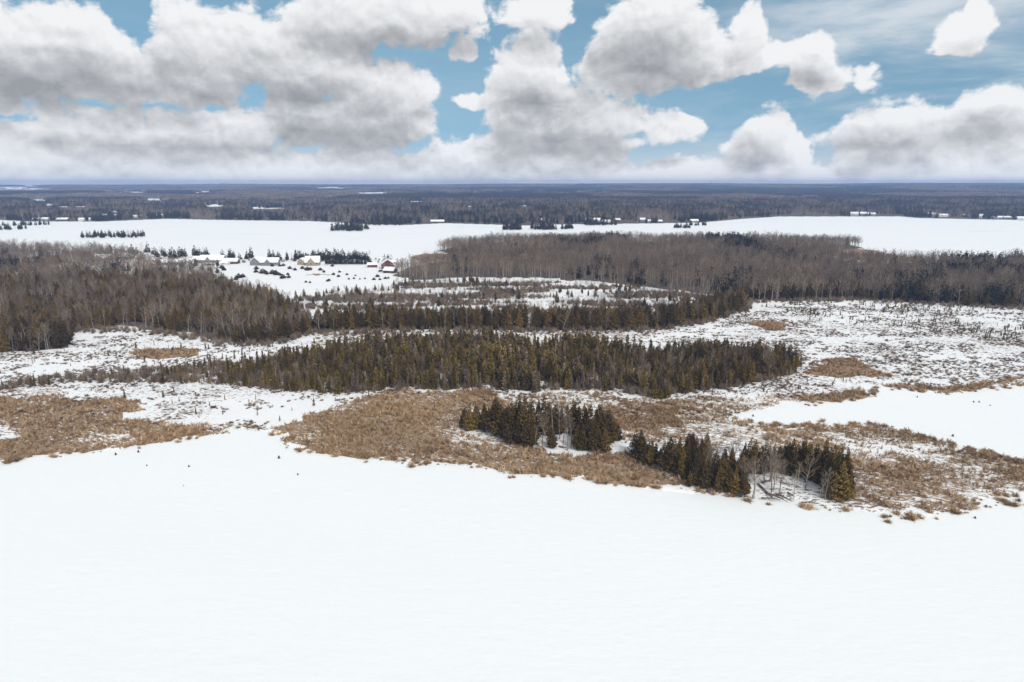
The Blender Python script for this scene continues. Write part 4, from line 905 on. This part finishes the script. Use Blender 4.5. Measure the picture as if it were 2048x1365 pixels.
FARH = [(875, 446, 24, 9, 2.6, 2.6, W_BROWN, "long dark lodge with white roof alone on the far shore"), (1088, 445, 16, 9, 3.5, 3.5, W_GREY, "white-roofed house above the dark conifer islet"), (1186, 446, 26, 10, 5.0, 3.6, W_WHITE, "largest pale house behind the flat wooded islet"),
        (1212, 449, 14, 9, 4.0, 3.5, W_TAN, "pale gabled house just right of the largest far house"), (1233, 445, 12, 8, 4.5, 2.5, W_RED, "reddish far house with white roof behind the islet trees"), (1285, 445, 11, 8, 5.0, 3.0, W_GREY, "tall grey far house with a white roof on open shore"), (1300, 445.5, 10, 7, 3, 2, W_WHITE, "low white far cottage right of the tall grey house"),
        (1318, 446, 10, 7, 3, 2, W_BROWN, "rightmost dark cottage of the open far shore row"), (1388, 445, 14, 8, 3, 2.4, W_TAN, "far cottage behind the tiny round islet"), (1708, 431, 16, 9, 4, 3, W_WHITE, "pale house left in the far right lake hamlet"), (1725, 431, 14, 9, 4, 3, W_GREY, "grey house in the middle of the far lake hamlet"),
        (1742, 431.5, 15, 9, 3.6, 2.6, W_TAN, "tan house at the right of the far lake hamlet"), (1862, 432, 16, 9, 3.6, 2.8, W_GREY, "grey house above the low dark far spit"), (1885, 434, 18, 9, 3.4, 2.6, W_WHITE, "white house right of the low dark far spit"), (1930, 434, 10, 8, 3, 2.4, W_BROWN, "small brown cottage under the far right woods"),
        (1959, 436, 12, 8, 4, 3.4, W_WHITE, "white steep-roofed cottage on the far right shore"), (1995, 438, 22, 9, 3, 2.2, W_GREY, "long grey cottage on the far right shore"), (2013, 438, 16, 9, 3, 2.2, W_BLUE, "blue-grey cottage near the right end of the far shore"), (2040, 439, 16, 9, 3, 2.2, W_WHITE, "last white cottage on the right of the far shore"),
        (75, 441, 14, 9, 3, 2.4, W_GREY, "first grey cottage on the far left shore by the islet"), (92, 441, 12, 9, 3, 2.4, W_WHITE, "white cottage beside the first grey far left cottage"), (127, 442, 20, 9, 3, 2.6, W_BROWN, "long brown far cottage with bright roof"), (170, 442, 20, 9, 3, 2.4, W_WHITE, "long white cottage on the far left shore"),
        (196, 441, 12, 9, 3, 2.4, W_TAN, "tan cottage right of the long white far cottage"), (210, 435, 12, 9, 4, 2.6, W_GREY, "grey house set back above the far left shore"), (228, 436, 10, 9, 4, 2.6, W_WHITE, "small white house set back above the far left shore"), (275, 436, 16, 9, 3, 2.4, W_WHITE, "white cottage where the far left shore bends"), (318, 434, 16, 9, 3, 2.4, W_TAN, "tan cottage at the end of the far left row")]
for (a, b, w, d, wh, rh, wm, lab) in FARH: house(a, b, w, d, wh, rh, wm, lab, random.uniform(-.3, .3), 2, True, False, far=True, group='houses on the far shore')

def radio_mast():
    r = 8000; px = 1409; X = (px - 1024) / F * r * .97; Y = math.sqrt(r * r - X * X); z = float(far_height(np.array(X), np.array(Y)))
    e = empty('radio_mast', (X, Y, z - 1), label="thin lattice radio mast standing on the far horizon", category='mast')
    H = 36 + CH - z + 1
    for k in range(3):
        a = k * 2.094; MB().tube([(3 * math.cos(a), 3 * math.sin(a), 0), (1.5 * math.cos(a), 1.5 * math.sin(a), H)], [.8, .7], 5).build('mast_leg', M_SHINGLE, e)
    for q in range(12):
        z0 = q * H / 12; rr = 3 - 1.5 * q / 12; m = MB()
        for k in range(3):
            a, b = k * 2.094, (k + 1) * 2.094; m.tube([(rr * math.cos(a), rr * math.sin(a), z0), (rr * math.cos(b), rr * math.sin(b), z0 + H / 12)], [.3, .3], 4)
        m.build('brace', M_SHINGLE, e)
radio_mast()

# ------------------------------------------------------------------ small things: boat, cars, logs, stumps
M_TARP = flat("tan_tarp", (0.42, 0.30, 0.20)); M_CARRED = flat("dark_car_paint", (0.03, 0.035, 0.05), .35); M_TYRE = flat("tyre_rubber", (.02, .02, .02)); M_LOG = flat("weathered_log", (0.16, 0.13, 0.11), .9, .4, 2.0)
def boat(px, py):
    X, Y = gp(px, py, .4); e = empty('covered_boat', (X, Y, .4), .05, label="long tan tarp-covered boat parked below the widest house", category='boat')
    m = MB(); n = 9; prof = []
    for i in range(n):
        t = i / (n - 1); x = -5.2 + 10.4 * t; w = 1.35 * (1 - abs(2 * t - 1) ** 2.6) + .08; h = .9 + .9 * math.sin(math.pi * min(1, t * 1.1)) ** .6
        for (yy, zz) in ((-w, .8), (-w * .75, h * .85 + .25), (0, h + .35), (w * .75, h * .85 + .25), (w, .8)): m.V.append(Vector((x, yy, zz)))
    for i in range(n - 1):
        for k in range(4): a = i * 5 + k; m.F.append((a, a + 5, a + 6, a + 1))
    m.build('tarp', M_TARP, e)
    hu = MB()
    for i in range(n):
        t = i / (n - 1); x = -5.1 + 10.2 * t; w = 1.25 * (1 - abs(2 * t - 1) ** 2.6) + .08
        for (yy, zz) in ((-w, .82), (0, .2 + .3 * abs(2 * t - 1) ** 3), (w, .82)): hu.V.append(Vector((x, yy, zz)))
    for i in range(n - 1):
        for k in range(2): a = i * 3 + k; hu.F.append((a, a + 1, a + 4, a + 3))
    hu.build('hull', W_BROWN, e)
    for x in (-2.5, 2.5): MB().box(x - .2, -1.0, -.2, x + .2, 1.0, .45).build('cradle', W_BROWN, e)
boat(418, 531)
def car(px, py, rz, label):
    X, Y = gp(px, py, .4); e = empty('parked_car', (X, Y, .42), rz, label=label, category='car', group='cars by the red cabin')
    side = [(-2.2, .35), (-2.25, .85), (-1.5, .95), (-.9, 1.45), (.9, 1.5), (1.6, .98), (2.2, .85), (2.2, .35)]
    m = MB(); n = len(side)
    for yy in (-.88, .88):
        for (x, z) in side: m.V.append(Vector((x, yy * (.86 if z > 1.2 else 1), z)))
    m.F = [tuple(range(n)), tuple(range(2 * n - 1, n - 1, -1))] + [(i, n + i, n + (i + 1) % n, (i + 1) % n) for i in range(n)]
    m.build('body', M_CARRED, e)
    MB().box(-.85, -.7, 1.48, .85, .7, 1.66).build('roof_snow', M_ROOFSNOW, e)
    for s in (-1, 1): MB().box(-.95, s * .83 - .02, 1.02, 1.0, s * .83 + .02, 1.36).build('side_window', M_GLASS, e)
    for x in (-1.4, 1.4):
        for s in (-1, 1):
            w = MB().tube([(x, s * .78, .32), (x, s * .95, .32)], [.33, .33], 10).build('wheel', M_TYRE, e)
car(763, 544, .3, "snow-topped dark car parked left of the dark shed"); car(774.5, 546, .1, "snow-topped dark car parked closest to the dark shed")
def log_(px0, py0, px1, py1, r, label, z0=.4, z1=.6, br=3):
    a, b = gp(px0, py0, z0), gp(px1, py1, z1); p = Vector((a[0], a[1], z0)); q = Vector((b[0], b[1], z1)); d = q - p
    e = empty('fallen_log', p, label=label, category='log', group='fallen timber on the shoreline point')
    mid = d * .5 + Vector((0, 0, .12)); MB().tube([Vector((0, 0, 0)), mid, d], [r, r * .8, r * .35], 6).build('trunk', M_LOG, e)
    for k in range(br):
        t = random.uniform(.35, .9); s = d * t; f = Vector((random.gauss(0, 1), random.gauss(0, 1), random.uniform(.3, 1.2))).normalized() * random.uniform(.6, 1.5)
        MB().tube([s, s + f * .6, s + f + Vector((0, 0, .15))], [r * .4, r * .28, r * .08], 4).build('branch', M_LOG, e)
for L in [(1516, 968, 1546, 998, .22, "long fallen log slanting down to the ice in the grove clearing"), (1530, 985, 1568, 1000, .24, "thick fallen log lying along the edge of the ice"), (1552, 988, 1584, 1003, .2, "fallen log with the rightmost broken end on the ice"), (1522, 996, 1560, 1000, .18, "low fallen log lowest in the brush tangle"),
          (1524, 965, 1540, 962, .28, "short dark log lying highest in the snowy clearing"), (1575, 985, 1590, 995, .15, "thin fallen branch beside the lone standing stem"), (1458, 986, 1482, 991, .2, "fallen log under the front cedars left of the clearing"), (1560, 965, 1602, 975, .12, "thin fallen stem across the middle of the clearing"),
          (1602, 1005, 1640, 1008, .16, "fallen stem at the right foot of the clearing"), (1072, 888, 1092, 902, .14, "curved snowy log at the foot of the round grove"), (1118, 893, 1138, 898, .2, "dark log in the snow gap of the round grove")]:
    log_(*L[:5], L[5])
M_STUMP = flat("dark_wet_wood", (0.05, 0.045, 0.05), .9, .3, 4)
def stump(px, py, s, label):
    X, Y = gp(px, py); e = empty('stump', (X, Y, 0), random.uniform(0, 6), s, label=label, category='stump', group='stumps frozen into the lake')
    MB().tube([(0, 0, -.2), (.03, .02, .35), (.1, -.04, .75)], [.36, .27, .16], 7).build('trunk', M_STUMP, e)
    for k in range(3): a = k * 2.1 + .4; MB().tube([(0, 0, .2), (math.cos(a) * .45, math.sin(a) * .45, .05)], [.14, .05], 5).build('root', M_STUMP, e)
for (a, b, s, lab) in [(558, 917, .8, "dark stump on the ice below the tan reed bed's left end"), (596, 950, .5, "tiny dark stump farthest out on the near ice"), (378, 934, .55, "tiny stump on the ice below the left reed bed"), (294, 932, .4, "faint small stump left on the near ice"), (232, 910, .7, "stump just off the left reed bed shoreline"), (277, 905, .7, "stump close against the left reed bed"),
                       (367, 972, .25, "smallest speck of a stump on the left ice"), (1905, 873, .75, "stump in the middle of the snowy lagoon"), (1506, 833, .7, "stump at the pointed left tip of the lagoon"), (1950, 1037, .55, "stump on the ice below the right reed bed"), (1947, 805, .6, "left one of two upright stubs in the upper lagoon"), (1958, 805, .6, "right one of two upright stubs in the upper lagoon"), (1980, 812, .45, "small stub alone right in the upper lagoon"), (1834, 795, .55, "stub near the upper lagoon shore")]:
    stump(a, b, s, lab)

# ------------------------------------------------------------------ haze: still air over the whole land
def haze():
    m = bpy.data.materials.new("cold_air"); m.use_nodes = True; nt = m.node_tree; nt.nodes.clear()
    v = nd(nt, 'ShaderNodeVolumePrincipled', None, Color=(0.42, 0.60, 1.0, 1), Density=0.00013, Anisotropy=0.0)
    o = nt.nodes.new('ShaderNodeOutputMaterial'); nt.links.new(v.outputs[0], o.inputs['Volume'])
    MB().box(-10500, -3500, -2.5, 10500, 10600, 98).build('haze', m, None, kind='stuff', label="thin blue winter air over the whole land", category='haze')
haze()
